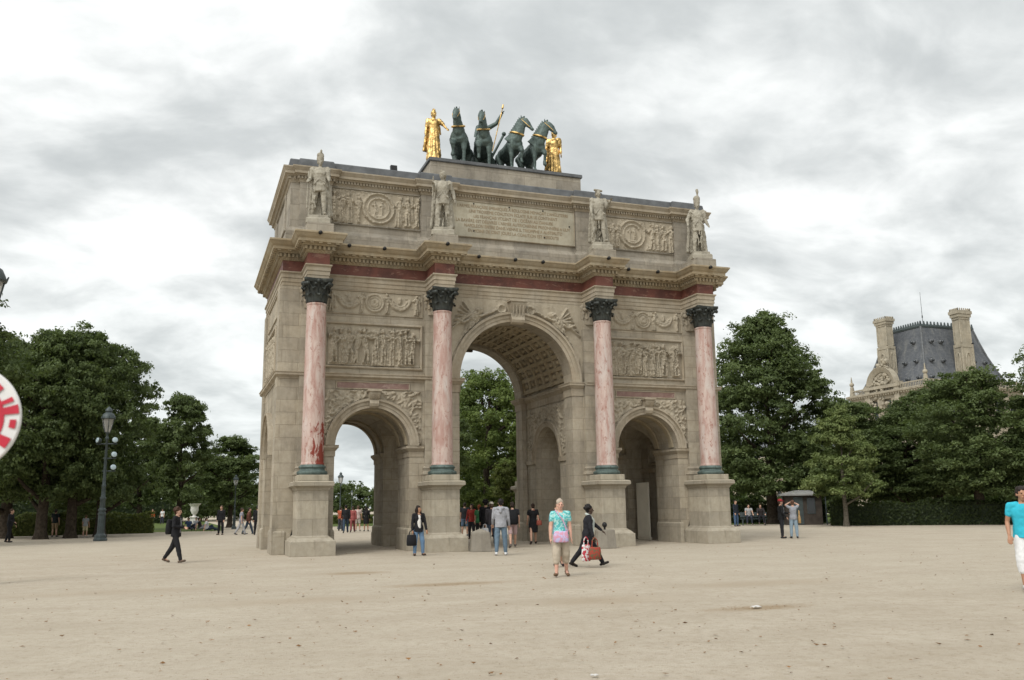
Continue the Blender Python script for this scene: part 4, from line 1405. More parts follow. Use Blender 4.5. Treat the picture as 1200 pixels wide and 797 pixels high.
# ---- bronze quadriga
def horse_parts(neck_turn=0, lift=1):
    m = MB()
    n = 14
    rs = []
    for y, z, rx, rz in ((-.98, 1.28, .16, .20), (-.90, 1.27, .25, .32), (-.65, 1.24, .30, .38), (-.30, 1.22, .31, .38), (.10, 1.22, .31, .36), (.45, 1.25, .31, .35), (.75, 1.28, .31, .36), (.95, 1.27, .24, .30), (1.06, 1.26, .12, .16)):
        rs.append((Vector((0, y, z)), Vector((rx, 0, 0)), Vector((0, 0, rz))))
    m.rings(rs, n)
    piv = Vector((0, -.85, 1.42))
    M = Matrix.Rotation(R(neck_turn), 3, 'Z')
    q = lambda p: piv + M @ (Vector(p) - piv)
    def rr(pts):
        out = []
        for i, (p, rx, ry) in enumerate(pts):
            p = Vector(p)
            a = Vector(pts[max(0, i - 1)][0]); b = Vector(pts[min(len(pts) - 1, i + 1)][0])
            d = (b - a).normalized()
            ax = Vector((1, 0, 0)); ay = d.cross(ax).normalized()
            out.append((q(p), M @ ax * rx, M @ ay * ry))
        m.rings(out, 12)
    rr([((0, -.62, 1.30), .22, .34), ((0, -.82, 1.52), .20, .32), ((0, -.98, 1.78), .155, .25), ((0, -1.08, 2.02), .125, .20), ((0, -1.16, 2.20), .11, .17), ((0, -1.20, 2.28), .09, .12)])
    rr([((0, -1.10, 2.30), .085, .09), ((0, -1.24, 2.22), .115, .145), ((0, -1.38, 2.04), .10, .13), ((0, -1.50, 1.86), .075, .085), ((0, -1.56, 1.76), .07, .075), ((0, -1.58, 1.71), .045, .05)])
    for sx in (-1, 1):
        m.cap(q((sx * .065, -1.12, 2.33)), .035, q((sx * .085, -1.14, 2.48)), .012, 8)
        m.ball(q((sx * .10, -1.28, 2.17)), .03, 8)
        m.ball(q((sx * .05, -1.57, 1.79)), .022, 6)
    for i in range(9):                                   # cropped mane
        t = i / 8
        m.cap(q((0, -.62 - .46 * t, 1.66 + .62 * t)), .05, q((0, -.55 - .44 * t, 1.76 + .66 * t)), .03, 8)
    m.cap(q((0, -1.14, 2.36)), .035, q((0, -1.22, 2.42)), .04, 8)
    # legs: one forefoot lifted
    for sx in (-1, 1):
        if sx == lift:
            m.cap((sx * .17, -.78, 1.12), .15, (sx * .17, -1.06, .86), .085, 10)
            m.cap((sx * .17, -1.06, .86), .07, (sx * .17, -.98, .52), .05, 10)
            m.cap((sx * .17, -.98, .52), .055, (sx * .17, -1.03, .38), .07, 8)
        else:
            m.cap((sx * .17, -.76, 1.12), .15, (sx * .17, -.80, .68), .08, 10)
            m.cap((sx * .17, -.80, .68), .07, (sx * .17, -.80, .22), .05, 10)
            m.cap((sx * .17, -.80, .22), .055, (sx * .17, -.86, .07), .085, 8)
        m.cap((sx * .17, .80, 1.18), .22, (sx * .18, .66, .80), .13, 12)
        dy = .12 if sx == lift else -.02
        m.cap((sx * .18, .66, .80), .11, (sx * .17, .98 + dy, .56), .07, 10)
        m.cap((sx * .17, .98 + dy, .56), .07, (sx * .17, .92 + dy, .20), .05, 10)
        m.cap((sx * .17, .92 + dy, .20), .055, (sx * .17, .86 + dy, .07), .085, 8)
    m.cap((0, 1.04, 1.40), .07, (0, 1.22, 1.10), .09, 8); m.cap((0, 1.22, 1.10), .09, (0, 1.24, .55), .05, 8)
    # collar and headstall
    g_ = MB()
    for i in range(24):
        a0, a1 = 2 * math.pi * i / 24, 2 * math.pi * (i + 1) / 24
        f = lambda a: q((.185 * math.cos(a), -.90 + .25 * math.sin(a), 1.68 + .10 * math.sin(a)))
        g_.cap(f(a0), .05, f(a1), .05, 6)
    b_ = MB()
    for sx in (-1, 1):
        b_.tube([q((sx * .09, -1.14, 2.28)), q((sx * .112, -1.32, 2.08)), q((sx * .08, -1.48, 1.88)), q((0, -1.54, 1.91))], .013, 6)
    b_.tube([q((-.10, -1.22, 2.30)), q((0, -1.32, 2.27)), q((.10, -1.22, 2.30))], .013, 6)
    return m, g_, b_
ZQ = 15.863
HS = 1.0
for i, (x, y, rz, tn, lf, lb) in enumerate(((-1.74, 1.95, -22, -6, -1, 'leftmost bronze horse, head raised, beside the left gilded woman'),
                                            (-.70, 1.95, -16, -10, -1, 'bronze horse in front of the charioteer, second from the left'),
                                            (.56, 1.95, -2, 46, 1, 'bronze horse with head turned right, next to the dark chariot pole'),
                                            (1.58, 1.95, 2, 48, 1, 'bronze horse farthest right, muzzle close to the right gilded figure'))):
    m, g_, b_ = horse_parts(tn, lf)
    t = thing('horse_statue', lb, 'horse statue', (x, y, ZQ), R(rz), 'bronze horses of the quadriga', (1.32 if i < 2 else 1.16, 1.0, 1.0))
    o = m.solid('body', MAT['bronze'], t, .024, 2)
    roughen(o, .018, 4.0, i)
    g_.build('collar', MAT['gold'], t, smooth=True)
    b_.build('bridle', MAT['gold'], t, smooth=True)
def gilded(loc, rz, arms, label, turn):
    t = thing('gilded_statue', label, 'statue', loc, rz, 'gilded women beside the bronze horses')
    P = Pose(((0, 0, 3), (8, 14, 4)), arms, 0, turn, True)
    m = MB()
    body_shape(m, P)
    loft(m, [(0, -.02, .03, .23, .20), (0, -.01, .35, .20, .165), (0, 0, .70, .185, .15), (0, 0, .92, .185, .145), (0, 0, 1.10, .145, .12), (0, 0, 1.28, .175, .15), (0, 0, 1.38, .17, .11), (0, 0, 1.42, .09, .07)], 16)
    rg = random.Random(3)
    for i in range(12):                                  # falling folds
        a = 2 * math.pi * i / 12
        m.cap((.15 * math.cos(a), .12 * math.sin(a), 1.0), .025, (.21 * math.cos(a + .15), .18 * math.sin(a + .15), .05), .04, 6)
    for i in range(6): m.cap((-.16 + .02 * i, .05 + .03 * i, 1.38), .05, (-.30 + .03 * i, .10 + .02 * i, .45), .05, 8)
    for sx in (-1, 1): m.cap(P.arm[sx][0], .075, P.arm[sx][0].lerp(P.arm[sx][1], .7), .065, 8)
    hair_shape(m, P, 'bun')
    q = P.face
    m.cap(q((0, -.06, .13)), .04, q((0, .02, .17)), .05, 8)
    for sx in (-1, 1): m.cap(P.up((sx * .14, .14, 1.35)), .06, P.up((sx * .22, .22, 1.05)), .03, 8, .5)
    sc = 1.37
    m.v = [(x * sc, y * sc, z * sc) for x, y, z in m.v]
    o = m.solid('figure', MAT['gold'], t, .018, 1)
    roughen(o, .022, 6.5, 3)
    lo = min(v.co.z for v in o.data.vertices)
    o.location = (0, 0, -lo)
    return t
gilded((-3.08, 1.4, ZQ), R(-12), ((0, 12, 14), (25, 30, 25)), 'gilded winged woman at the left end of the quadriga plinth', 18)
gilded((2.60, 1.75, ZQ), R(-30), ((8, 14, 35), (0, 8, 12)), 'gilded woman at the right end of the quadriga plinth', -20)
# charioteer and car
t = thing('charioteer_statue', 'bronze robed charioteer with one arm raised to a tall staff behind the horses', 'statue', (-.20, 3.35, ZQ + .80), R(-16))
P = Pose(((0, 0, 3), (0, 0, 3)), ((10, 14, 50), ((.40, -.04, 1.52), (.56, -.08, 1.80))), 0, 0, True)
m = MB(); body_shape(m, P)
loft(m, [(0, 0, .03, .24, .20), (0, 0, .60, .20, .17), (0, 0, .92, .19, .15), (0, 0, 1.10, .155, .13), (0, 0, 1.30, .185, .15), (0, 0, 1.42, .09, .07)], 14)
hair_shape(m, P, 'bun'); m.cap(P.face((0, -.08, .13)), .03, P.face((0, .05, .17)), .05, 8)
for sx in (-1, 1): m.cap(P.arm[sx][0], .08, P.arm[sx][1], .065, 8); m.cap(P.arm[sx][1], .062, P.arm[sx][2], .045, 8)
m.v = [(x * 1.45, y * 1.45, z * 1.45) for x, y, z in m.v]
m.solid('figure', MAT['bronze'], t, .022, 1)
hw = P.arm[1][2] * 1.45
s_ = MB().cap(hw + Vector((-.42, .05, -1.75)), .022, hw + Vector((.06, -.08, .30)), .022, 8)
s_.cap(hw + Vector((.06, -.08, .30)), .05, hw + Vector((.09, -.08, .46)), .03, 8)
s_.build('staff', MAT['gold'], t, smooth=True)
t = thing('chariot', 'dark bronze chariot with spoked wheels behind the four horses', 'chariot', (-.35, 3.35, ZQ), R(-8))
m = MB()
vs, fs = [], []
for i in range(13):
    a = math.pi * (1 + i / 12)
    for z in (.45, 1.35 - .35 * abs(math.cos(a))): vs.append((.75 * math.cos(a), .85 * math.sin(a) * .9, z))
for i in range(12): fs.append((2 * i, 2 * i + 2, 2 * i + 3, 2 * i + 1))
m.add(vs, fs)
car = m.build('car_body', MAT['bronze'], t, smooth=True)
sm_ = car.modifiers.new('thickness', 'SOLIDIFY'); sm_.thickness = .06
MB().box(-.72, .72, -.7, .6, .42, .50).build('floor', MAT['bronze'], t, bevel=.02)
MB().tube([(.0, -.7, .5), (.2, -1.0, .75), (.82, -1.2, 1.98)], .055, 10).ball((.84, -1.21, 2.04), .10, 10).build('pole', MAT['bronze'], t, smooth=True)
for sx in (-1, 1):
    m = MB()
    for i in range(20):
        a0, a1 = 2 * math.pi * i / 20, 2 * math.pi * (i + 1) / 20
        m.cap((sx * .88, .5 * math.cos(a0), .54 + .5 * math.sin(a0)), .04, (sx * .88, .5 * math.cos(a1), .54 + .5 * math.sin(a1)), .04, 6)
    for i in range(8):
        a = math.pi * i / 4
        m.cap((sx * .88, 0, .54), .03, (sx * .88, .5 * math.cos(a), .54 + .5 * math.sin(a)), .025, 6)
    m.cap((sx * .78, 0, .54), .09, (sx * .96, 0, .54), .07, 8)
    m.build('wheel', MAT['bronze'], t, smooth=True)

# ================================================================== lawns and stains on the gravel
sheet('lawn', [(-90, 37.5), (-9.3, 39.5), (-8.6, 60), (-9.5, 100), (-90, 110)], .012, MAT['lawn'])
sheet('lawn', [(-2.5, 47), (4.2, 45), (26, 52), (26, 120), (-2.5, 120)], .012, MAT['lawn'])
sheet('lawn', [(23, 24), (70, 8), (95, 60), (30, 60)], .012, MAT['lawn'])
# fallen leaves and grit
rng = np.random.default_rng(5)
n = 2400
ang = YAW + rng.uniform(-.62, .62, n)
dist = 6.0 + 30 * rng.random(n) ** 1.15
px_, py_ = CAM.x + dist * np.sin(ang), CAM.y + dist * np.cos(ang)
k = 110
px_[:k] = -3.95 + rng.normal(0, .42, k); py_[:k] = -21.15 + rng.normal(0, .13, k)
px_[k:k + 60] = -7.1 + rng.normal(0, .9, 60); py_[k:k + 60] = -14.6 + rng.normal(0, .25, 60)
sz = .009 + .032 * rng.random(n) ** 3
sz[:k + 60] *= .6
th = rng.uniform(0, 6.28, n)
V = np.zeros((n, 4, 3))
for j, (a, b) in enumerate(((1, 0), (0, .55), (-1, 0), (0, -.55))):
    V[:, j, 0] = px_ + sz * (a * np.cos(th) - b * np.sin(th))
    V[:, j, 1] = py_ + sz * (a * np.sin(th) + b * np.cos(th))
    V[:, j, 2] = .008 + sz * rng.uniform(0, .7, n)
o = link_mesh('fallen_leaves', quad_mesh('fallen_leaves', V), None, MAT['dead_leaf'])
o['kind'] = 'stuff'
def paper(loc, s, label, seed):
    rg = random.Random(seed)
    m = MB()
    nn = 7
    vs = [((i / (nn - 1) - .5) * s * 1.5, (j / (nn - 1) - .5) * s, .02 + s * .28 * rg.random()) for j in range(nn) for i in range(nn)]
    fs = [(j * nn + i, j * nn + i + 1, (j + 1) * nn + i + 1, (j + 1) * nn + i) for j in range(nn - 1) for i in range(nn - 1)]
    o = m.add(vs, fs).build('crumpled_paper', MAT['paper'], recalc=False)
    o.location = loc
    o['label'] = label; o['category'] = 'litter'
    sm = o.modifiers.new('t', 'SOLIDIFY'); sm.thickness = .004
paper((-4.0, -21.17, 0), .10, 'crumpled white paper lying among dead leaves on a brown gravel stain', 1)
paper((-8.63, -25.2, 0), .045, 'small white paper scrap alone on the bare gravel near the bottom edge', 2)

# ================================================================== trees
def leaf_quads(rng, clumps, per, L, W, up=.30, sub=7):
    """boughs -> sprays on the boughs -> leaves round the sprays"""
    out, tones = [], []
    for (c, r) in clumps:
        c, r = np.array(c), np.array(r)
        bt = rng.uniform(.0, .75)
        ns = max(3, int(sub * rng.uniform(.7, 1.3)))
        d = rng.normal(size=(ns, 3)); d /= np.linalg.norm(d, axis=1)[:, None]
        d[:, 2] = d[:, 2] * .8 + .12
        sp = c + d * r * rng.uniform(.55, 1.30, ns)[:, None]
        k = per // sub
        for s_, dd in zip(sp, d):
            n = int(k * rng.uniform(.6, 1.4)) + 6
            sr = r * rng.uniform(.22, .46)
            e = rng.normal(size=(n, 3))
            p = s_ + e * sr * .62
            p[:, 2] -= .25 * sr[2] * (e[:, 0] ** 2 + e[:, 1] ** 2) * .5
            nn = dd * .5 + e * .30 + rng.normal(size=(n, 3)) * .55 + np.array([0, 0, up])
            nn /= np.linalg.norm(nn, axis=1)[:, None]
            a = np.cross(nn, rng.normal(size=(n, 3))); a /= np.linalg.norm(a, axis=1)[:, None] + 1e-9
            b = np.cross(nn, a)
            l = L * rng.uniform(.55, 1.35, n)[:, None]
            w = W * rng.uniform(.6, 1.3, n)[:, None]
            out.append(np.stack([p + a * l - nn * l * .25, p + b * w, p - a * l - nn * l * .25, p - b * w], 1))
            tones.append(np.clip(bt * .55 + rng.uniform(-.1, .25) + rng.random(n) * .40, 0, 1))
    return np.concatenate(out), np.concatenate(tones)
def crown_clumps(rng, Rr, z0, z1, n, prof, cr=(.20, .34), hollow=.35):
    cl = []
    H = z1 - z0
    lob = rng.uniform(0, 6.28, 4)
    for i in range(n):
        t = rng.random()
        pr = np.interp(t, [q[0] for q in prof], [q[1] for q in prof])
        a = rng.uniform(0, 2 * math.pi)
        pr *= 1 + .13 * math.sin(2 * a + lob[0] + 3 * t) + .10 * math.sin(3 * a + lob[1] - 5 * t) + .08 * math.sin(5 * a + lob[2] + 9 * t)
        rad = Rr * pr * (hollow + (1 - hollow) * math.sqrt(rng.random())) * .92
        s = Rr * rng.uniform(*cr)
        cl.append(((rad * math.cos(a), rad * math.sin(a), z0 + H * (.05 + .90 * t)), (s * 1.15, s * 1.15, s * .62)))
    return cl
ROUND = [(0, .62), (.12, .88), (.35, 1.0), (.6, .95), (.8, .72), (.93, .42), (1, .22)]
CONE = [(0, .70), (.15, 1.0), (.4, .85), (.7, .52), (.9, .26), (1, .10)]
OVAL = [(0, .45), (.2, .8), (.45, 1.0), (.7, .85), (.88, .5), (1, .2)]
PROTO = {}
def tree_proto(key, seed, Rr, z0, z1, ncl, per, L, W, prof, tr, leaf, bark, cr=(.20, .34), hollow=.35, limbs=9):
    rng = np.random.default_rng(seed)
    cl = crown_clumps(rng, Rr, z0, z1, ncl, prof, cr, hollow)
    V, tn = leaf_quads(rng, cl, per, L, W)
    me = quad_mesh('crown', V, tn)
    me.materials.append(leaf)
    m = MB()
    zt = z0 + (z1 - z0) * .62
    pts = [Vector((0, 0, -.1))]
    rg = random.Random(seed)
    for i in range(1, 7):
        pts.append(Vector((rg.uniform(-.12, .12) * i * .35 * tr / .3, rg.uniform(-.12, .12) * i * .35 * tr / .3, zt * i / 6)))
    m.cap(pts[0], tr * 1.45, pts[0] + Vector((0, 0, .45)), tr * 1.02, 10)
    for i in range(6): m.cap(pts[i], tr * (1 - i * .13), pts[i + 1], tr * (1 - (i + 1) * .13), 10)
    order = sorted(cl, key=lambda c: -c[1][0])[:limbs]
    for c, r in order:
        tz = max(z0 * .75, min(zt * .95, c[2] - (abs(c[0]) + abs(c[1])) * .55))
        j = min(5, int(tz / zt * 6))
        base = pts[j].lerp(pts[j + 1], tz / zt * 6 - j) if j < 6 else pts[6]
        mid = base.lerp(Vector(c), .5) + Vector((0, 0, -.2))
        m.cap(base, tr * .42, mid, tr * .28, 7)
        m.cap(mid, tr * .28, Vector(c), tr * .10, 7)
    tme = m.mesh('trunk', True)
    tme.materials.append(bark)
    PROTO[key] = (tme, me)
tree_proto('chestnut1', 11, 4.3, 2.0, 13.0, 190, 300, .115, .062, ROUND, .42, MAT['leaf'], MAT['bark'], (.12, .25), .30)
tree_proto('chestnut2', 12, 4.3, 2.2, 13.0, 180, 310, .115, .062, OVAL, .40, MAT['leaf'], MAT['bark'], (.12, .25), .30)
tree_proto('tall', 13, 4.7, 1.6, 16.5, 330, 290, .12, .066, [(0, .55), (.1, .85), (.3, 1.0), (.5, .95), (.7, .74), (.87, .46), (1, .18)], .45, MAT['leaf'], MAT['bark'], (.11, .24), .30)
tree_proto('linden', 14, 2.45, 1.75, 7.7, 105, 290, .085, .048, CONE, .17, MAT['leaf_pale'], MAT['bark_pale'], (.13, .28), .25)
tree_proto('medium', 15, 2.7, 1.9, 9.5, 135, 300, .10, .056, OVAL, .24, MAT['leaf'], MAT['bark'], (.13, .28), .25)
tree_proto('bright', 16, 4.3, .9, 12.6, 200, 300, .115, .062, ROUND, .40, MAT['leaf_bright'], MAT['bark'], (.12, .25), .30)
tree_proto('sapling', 17, 1.25, .9, 4.2, 50, 240, .07, .040, OVAL, .06, MAT['leaf_shrub'], MAT['bark_pale'], (.16, .34), .2)
def tree(key, x, y, label, h=1.0, w=1.0, rz=0.0, group='park trees'):
    t = thing('tree', label, 'tree', (x, y, 0), rz, group, (w, w, h))
    a, b = PROTO[key]
    link_mesh('trunk', a, t)
    link_mesh('crown', b, t)
    return t
tree('chestnut2', -24.6, 17.2, 'tall dark chestnut at the left edge, behind the top of the edge lantern', 1.14, .98, 1.2)
tree('chestnut1', -22.7, 31.4, 'chestnut behind the man in black at the left edge', .98, .95, 2.2)
tree('chestnut1', -20.2, 27.6, 'big chestnut with the second thick trunk from the left', .99, .86, .4)
tree('chestnut2', -18.7, 28.6, 'big chestnut with a broad dark trunk left of the tall lamp', 1.02, .84, 3.1)
tree('chestnut1', -17.2, 30.6, 'chestnut whose trunk stands just left of the tall lamp', .97, .80, 4.5)
tree('medium', -12.6, 41.5, 'narrow dark tree right of the tall lamp, above the walking man', 1.13, 1.0, .7)
tree('medium', -8.3, 51.4, 'low dark tree close to the left edge of the arch', .86, 1.05, 2.0)
tree('medium', -15.6, 48.5, 'dark tree set back between the tall lamp and the narrow tree', 1.0, 1.1, 4.0)
tree('chestnut2', -27.5, 42.0, 'chestnut in the second row far left beyond the low hedge', .80, .9, 5.0)
tree('linden', -19.4, 36.5, 'young green tree beside the low hedge under the left chestnuts', .62, .75, 1.0)
tree('bright', 10.2, 34.5, 'bright green tree filling the central archway', .99, 1.0, .9)
tree('tall', 10.6, 50.0, 'dark tall tree behind the bright one in the central archway', .93, .95, 2.5)
tree('medium', 3.9, 28.5, 'dark tree at the left jamb of the central archway', 1.05, 1.05, 5.2)
tree('sapling', 4.7, 13.8, 'light green sapling at the right jamb of the central archway', .97, 1.0, .3)
tree('tall', 28.6, 23.2, 'tallest dark tree, directly right of the arch behind the kiosk', .985, .99, 1.9)
tree('linden', 27.35, 13.9, 'pale young linden with a slim trunk in front of the dark hedge', 1.0, 1.0, 2.8)
tree('chestnut2', 35.1, 10.6, 'spreading chestnut with leaning trunk in front of the right hedge', .77, .92, 3.7)
tree('chestnut1', 38.8, 17.6, 'dark chestnut below the slate-roofed pavilion', .75, .88, .8)
tree('chestnut2', 33.5, 20.5, 'dark chestnut behind the pale young linden', .70, .90, 5.6)
tree('chestnut1', 37.2, 18.6, 'dark chestnut in the back row between the pale linden and the spreading chestnut', .66, .80, 1.7)
tree('chestnut1', 38.6, 5.6, 'chestnut at the right edge above the man in turquoise', .92, .95, 2.6)
tree('chestnut2', 43.5, 3.0, 'chestnut beyond the right edge tree, cut by the frame', .84, .95, .5)
tree('tall', 24.5, 33.0, 'dark tree behind the tallest one, near the right corner of the arch', .82, .95, 4.2)
tree('chestnut2', 46.0, 11.5, 'chestnut in the back row at the far right', .80, 1.0, 1.3)

# the distant wood that closes the view: one mass
rng = np.random.default_rng(99)
pts = []
for i in range(40):                                     # behind the left lawn
    pts.append((-75 + i * 1.9 + rng.normal() * 1.5, 100 + rng.uniform(-6, 22), rng.uniform(7.2, 9.6)))
for i in range(44):                                     # far garden wood seen through the left arch
    pts.append((-10 + i * 1.8 + rng.normal(), 165 + rng.uniform(-6, 14), rng.uniform(6.3, 8.2)))
for i in range(26):                                     # behind the central and right trees
    pts.append((14 + i * 2.7 + rng.normal(), 62 - i * 1.35 + rng.uniform(-4, 8), rng.uniform(6.5, 9.0)))
Vs, Ts = [], []
for x, y, h in pts:
    cl = crown_clumps(rng, h * .44, .3, h, 34, ROUND, (.22, .40), .2)
    V, tn = leaf_quads(rng, cl, 64, .24, .15)
    Vs.append(V + np.array([x, y, 0])); Ts.append(tn * .9)
o = link_mesh('distant_wood', quad_mesh('distant_wood', np.concatenate(Vs), np.concatenate(Ts)), None, MAT['leaf'])
o['kind'] = 'stuff'

def hedge(label, p0, p1, dep, hgt, mat, dens=260, L=.07, seed=1, wob=.12, group=None):
    """clipped hedge: a leafy skin over a dark twiggy core"""
    rng = np.random.default_rng(seed)
    p0, p1 = np.array([*p0, 0.0]), np.array([*p1, 0.0])
    ln = np.linalg.norm(p1 - p0); d = (p1 - p0) / ln; nv = np.array([d[1], -d[0], 0])
    n = int(ln * (hgt * 2 + dep) * dens)
    s = rng.random(n) * ln
    face = rng.random(n) * (hgt * 2 + dep)
    wv = 1 + wob * np.sin(s * 1.7) * np.sin(s * .63 + 1)
    hh = hgt * wv
    side = np.where(face < hgt, -1.0, np.where(face < 2 * hgt, 1.0, 0.0))
    z = np.where(side == 0, hh, (face % hgt) * wv)
    off = np.where(side == 0, rng.uniform(-.5, .5, n) * dep, side * dep / 2 * (1 - .12 * (z / hh) ** 3)) + rng.normal(0, .05, n)
    p = p0 + d * s[:, None] + nv * off[:, None]
    p[:, 2] = np.maximum(.02, z + rng.normal(0, .05, n))
    nn = nv * side[:, None] + np.array([0, 0, 1]) * (side == 0)[:, None] + rng.normal(size=(n, 3)) * .6
    nn /= np.linalg.norm(nn, axis=1)[:, None]
    a = np.cross(nn, rng.normal(size=(n, 3))); a /= np.linalg.norm(a, axis=1)[:, None]
    b = np.cross(nn, a)
    l = L * rng.uniform(.6, 1.4, n)[:, None]
    V = np.stack([p + a * l, p + b * l * .6, p - a * l, p - b * l * .6], 1)
    c = (p0 + p1) / 2
    core = MB().obox((c[0], c[1], hgt * .43), Vector(d) * (ln / 2 - .05), Vector(nv) * (dep / 2 - .08), Vector((0, 0, hgt * .43)))
    cq = np.array([[core.v[i] for i in f] for f in core.f])
    tone = np.concatenate([rng.random(n), np.zeros(len(cq))])
    o = link_mesh('hedge', quad_mesh('hedge', np.concatenate([V, cq]), tone), None, mat)
    o['label'] = label; o['category'] = 'hedge'
    if group: o['group'] = group
    return o
hedge('long dark clipped hedge beneath the trees on the right', (28.1, 16.3), (42.0, 5.2), 1.1, 1.45, MAT['leaf_hedge'], 170, .085, 3)
hedge('dark hedge behind the kiosk', (24.0, 30.5), (34.0, 24.0), 1.1, 1.6, MAT['leaf_hedge'], 120, .10, 4)
hedge('loose light green shrub border behind the left chestnut trunks', (-34.0, 36.2), (-14.2, 37.6), 1.5, 1.25, MAT['leaf_shrub'], 170, .085, 5, .25)
hedge('taller dark hedge far behind the shrub border on the left', (-60.0, 84.0), (-13.5, 88.0), 1.6, 3.0, MAT['leaf_hedge'], 40, .17, 6)
hedge('low garden hedge glimpsed through the left archway', (-1.8, 58.0), (14.0, 58.0), 1.2, .8, MAT['leaf_shrub'], 60, .12, 7)
hedge('dark shrubbery at the back of the central archway', (3.4, 41.0), (18.0, 33.0), 1.4, 2.3, MAT['leaf_hedge'], 90, .11, 8)

# ================================================================== street lamps
def lamp(loc, label, spots=False, scale=1.0, rz=0.0):
    t = thing('street_lamp', label, 'street lamp', loc, rz, 'green iron street lamps', scale)
    MB().lathe([(.36, 0), (.36, .10), (.32, .14), (.31, .30), (.24, .36), (.21, .42)], n=8).build('base', MAT['iron'], t, bevel=.01)
    pr = [(.20, .40), (.185, .6), (.175, 1.38), (.21, 1.42), (.21, 1.50), (.17, 1.53), (.17, 1.60), (.21, 1.63), (.21, 1.70), (.145, 1.76), (.13, 2.2), (.165, 2.25), (.165, 2.32), (.11, 2.40), (.10, 2.9), (.12, 2.95), (.12, 3.0), (.085, 3.06), (.062, 5.5), (.10, 5.55), (.10, 5.62), (.06, 5.68), (.06, 5.82), (.11, 5.88), (.13, 5.92)]
    p = MB().lathe(pr, n=20)
    for i in range(10):
        a = 2 * math.pi * i / 10
        p.cap((.178 * math.cos(a), .178 * math.sin(a), .5), .02, (.172 * math.cos(a), .172 * math.sin(a), 1.36), .02, 6)
    p.build('pole', MAT['iron'], t, auto=40)
    gl = MB().lathe([(.15, 5.93), (.24, 6.25), (.315, 6.66), (.315, 6.70)], n=24).build('lantern_glass', MAT['glass'], t, auto=30)
    fr = MB()
    for i in range(6):
        a = 2 * math.pi * i / 6
        c, s = math.cos(a), math.sin(a)
        fr.tube([(.15 * c, .15 * s, 5.92), (.25 * c, .25 * s, 6.25), (.33 * c, .33 * s, 6.68)], .02, 6)
        fr.cap((.36 * c, .36 * s, 6.70), .03, (.40 * c, .40 * s, 6.80), .015, 6)
    fr.lathe([(.31, 6.66), (.38, 6.67), (.39, 6.72), (.33, 6.74)], n=24)
    fr.build('lantern_frame', MAT['iron'], t, smooth=True)
    MB().lathe([(.37, 6.72), (.35, 6.80), (.28, 6.95), (.16, 7.03), (.15, 7.08), (.19, 7.10), (.17, 7.22), (.08, 7.30), (.03, 7.34), (.03, 7.38), (.005, 7.39)], n=24).build('lantern_cap', MAT['iron'], t, auto=40)
    if spots:
        arms = MB()
        for z, sides in ((5.28, (-1, 1)), (4.48, (1,)), (3.78, (1,))):
            arms.cap((-.55 if -1 in sides else -.12, 0, z), .035, (.55, 0, z), .035, 8)
        arms.build('arm', MAT['iron'], t, smooth=True)
        for z, sd in ((5.28, -1), (5.28, 1), (4.48, 1), (3.78, 1)):
            h = MB().lathe([(.05, -.18), (.13, -.12), (.155, .02), (.16, .06)], n=16)
            hd = h.build('spotlight', MAT['iron'], t, auto=40)
            hd.location = (sd * .46, -.04, z + .20)
            hd.rotation_euler = (R(78), 0, R(sd * 35))
            MB().lathe([(.15, .062), (.13, .085), (.06, .10), (.005, .102)], n=16, cap=False).build('spotlight_lens', MAT['lens'], hd, smooth=True)
    return t
MAT['lens'] = plain_mat('pale_blue_glass_lens', (.42, .52, .56), .15, 0, .1, 3, .6, 0)
lamp((-16.47, 21.42, 0), 'tall green lamp post carrying four extra spotlights, in front of the left chestnuts', True, 1.0, R(-20))
lamp((-16.98, -9.70, -.12), 'lamp post cut by the left edge, only part of its lantern in view', False, 1.07, R(10))
lamp((-.91, 36.95, 0), 'lamp post standing in the left archway opening', False, .587)
lamp((13.61, 114.4, 0), 'pale distant lamp post right of the nearer one in the left archway', False, .60)
lamp((-8.24, 45.12, 0), 'far lamp post among the strollers left of the arch', False, .60)

# ================================================================== palace pavilion on the right
PX, PY = 104.46, 83.17
WX, WY = 21.7, 18.4
pv = thing('palace_pavilion', 'palace pavilion with steep slate roof and two tall carved chimneys above the right trees', 'building', (PX, PY, -1.0))
def pbox(*a): return MB().box(*a)
m = MB()
# two visible walls are built between their windows: piers, sills and lintels
m.box(0, WX, 0, WY, .5, 16.6)
for k in range(7): m.box(k * 3.35, k * 3.35 + 1.55, 0, .9, 16.6, 20.3)
for k in range(6): m.box(0, .9, max(.901, k * 3.35), min(WY, k * 3.35 + 1.6), 16.6, 20.3)
m.box(.5, WX, .5, WY, 16.6, 20.3)
m.box(0, WX, 0, WY, 20.3, 21.2)
m.build('wall', MAT['palace'], pv)
for k in range(6):
    x = k * 3.35 + 2.45
    MB().box(x - .62, x + .62, .42, .47, 16.9, 20.0).build('window', MAT['pane'], pv)
for k in range(5):
    y = k * 3.35 + 2.45
    MB().box(.42, .47, y - .62, y + .62, 16.9, 20.0).build('window', MAT['pane'], pv)
MB().sweep([(0, 0), (WX, 0), (WX, WY), (0, WY)], [(-.1, 16.2), (.25, 16.3), (.35, 16.6), (-.1, 16.65)], True).build('string_course', MAT['palace_trim'], pv)
co = MB().sweep([(0, 0), (WX, 0), (WX, WY), (0, WY)], [(-.1, 20.9), (.1, 20.9), (.2, 21.1), (.6, 21.3), (.65, 21.6), (.2, 21.75), (-.4, 21.8)], True)
dn = dentils([(0, 0), (WX, 0), (WX, WY), (0, WY)], .1, .5, 21.0, 21.2, .25, .6)
co.add(dn.v, dn.f)
co.build('cornice', MAT['palace_trim'], pv)
m = MB()                                             # balustrade over the cornice
m.sweep([(.1, .1), (WX - .1, .1), (WX - .1, WY - .1), (.1, WY - .1)], [(-.25, 22.5), (.12, 22.5), (.12, 22.7), (-.25, 22.7)], True)
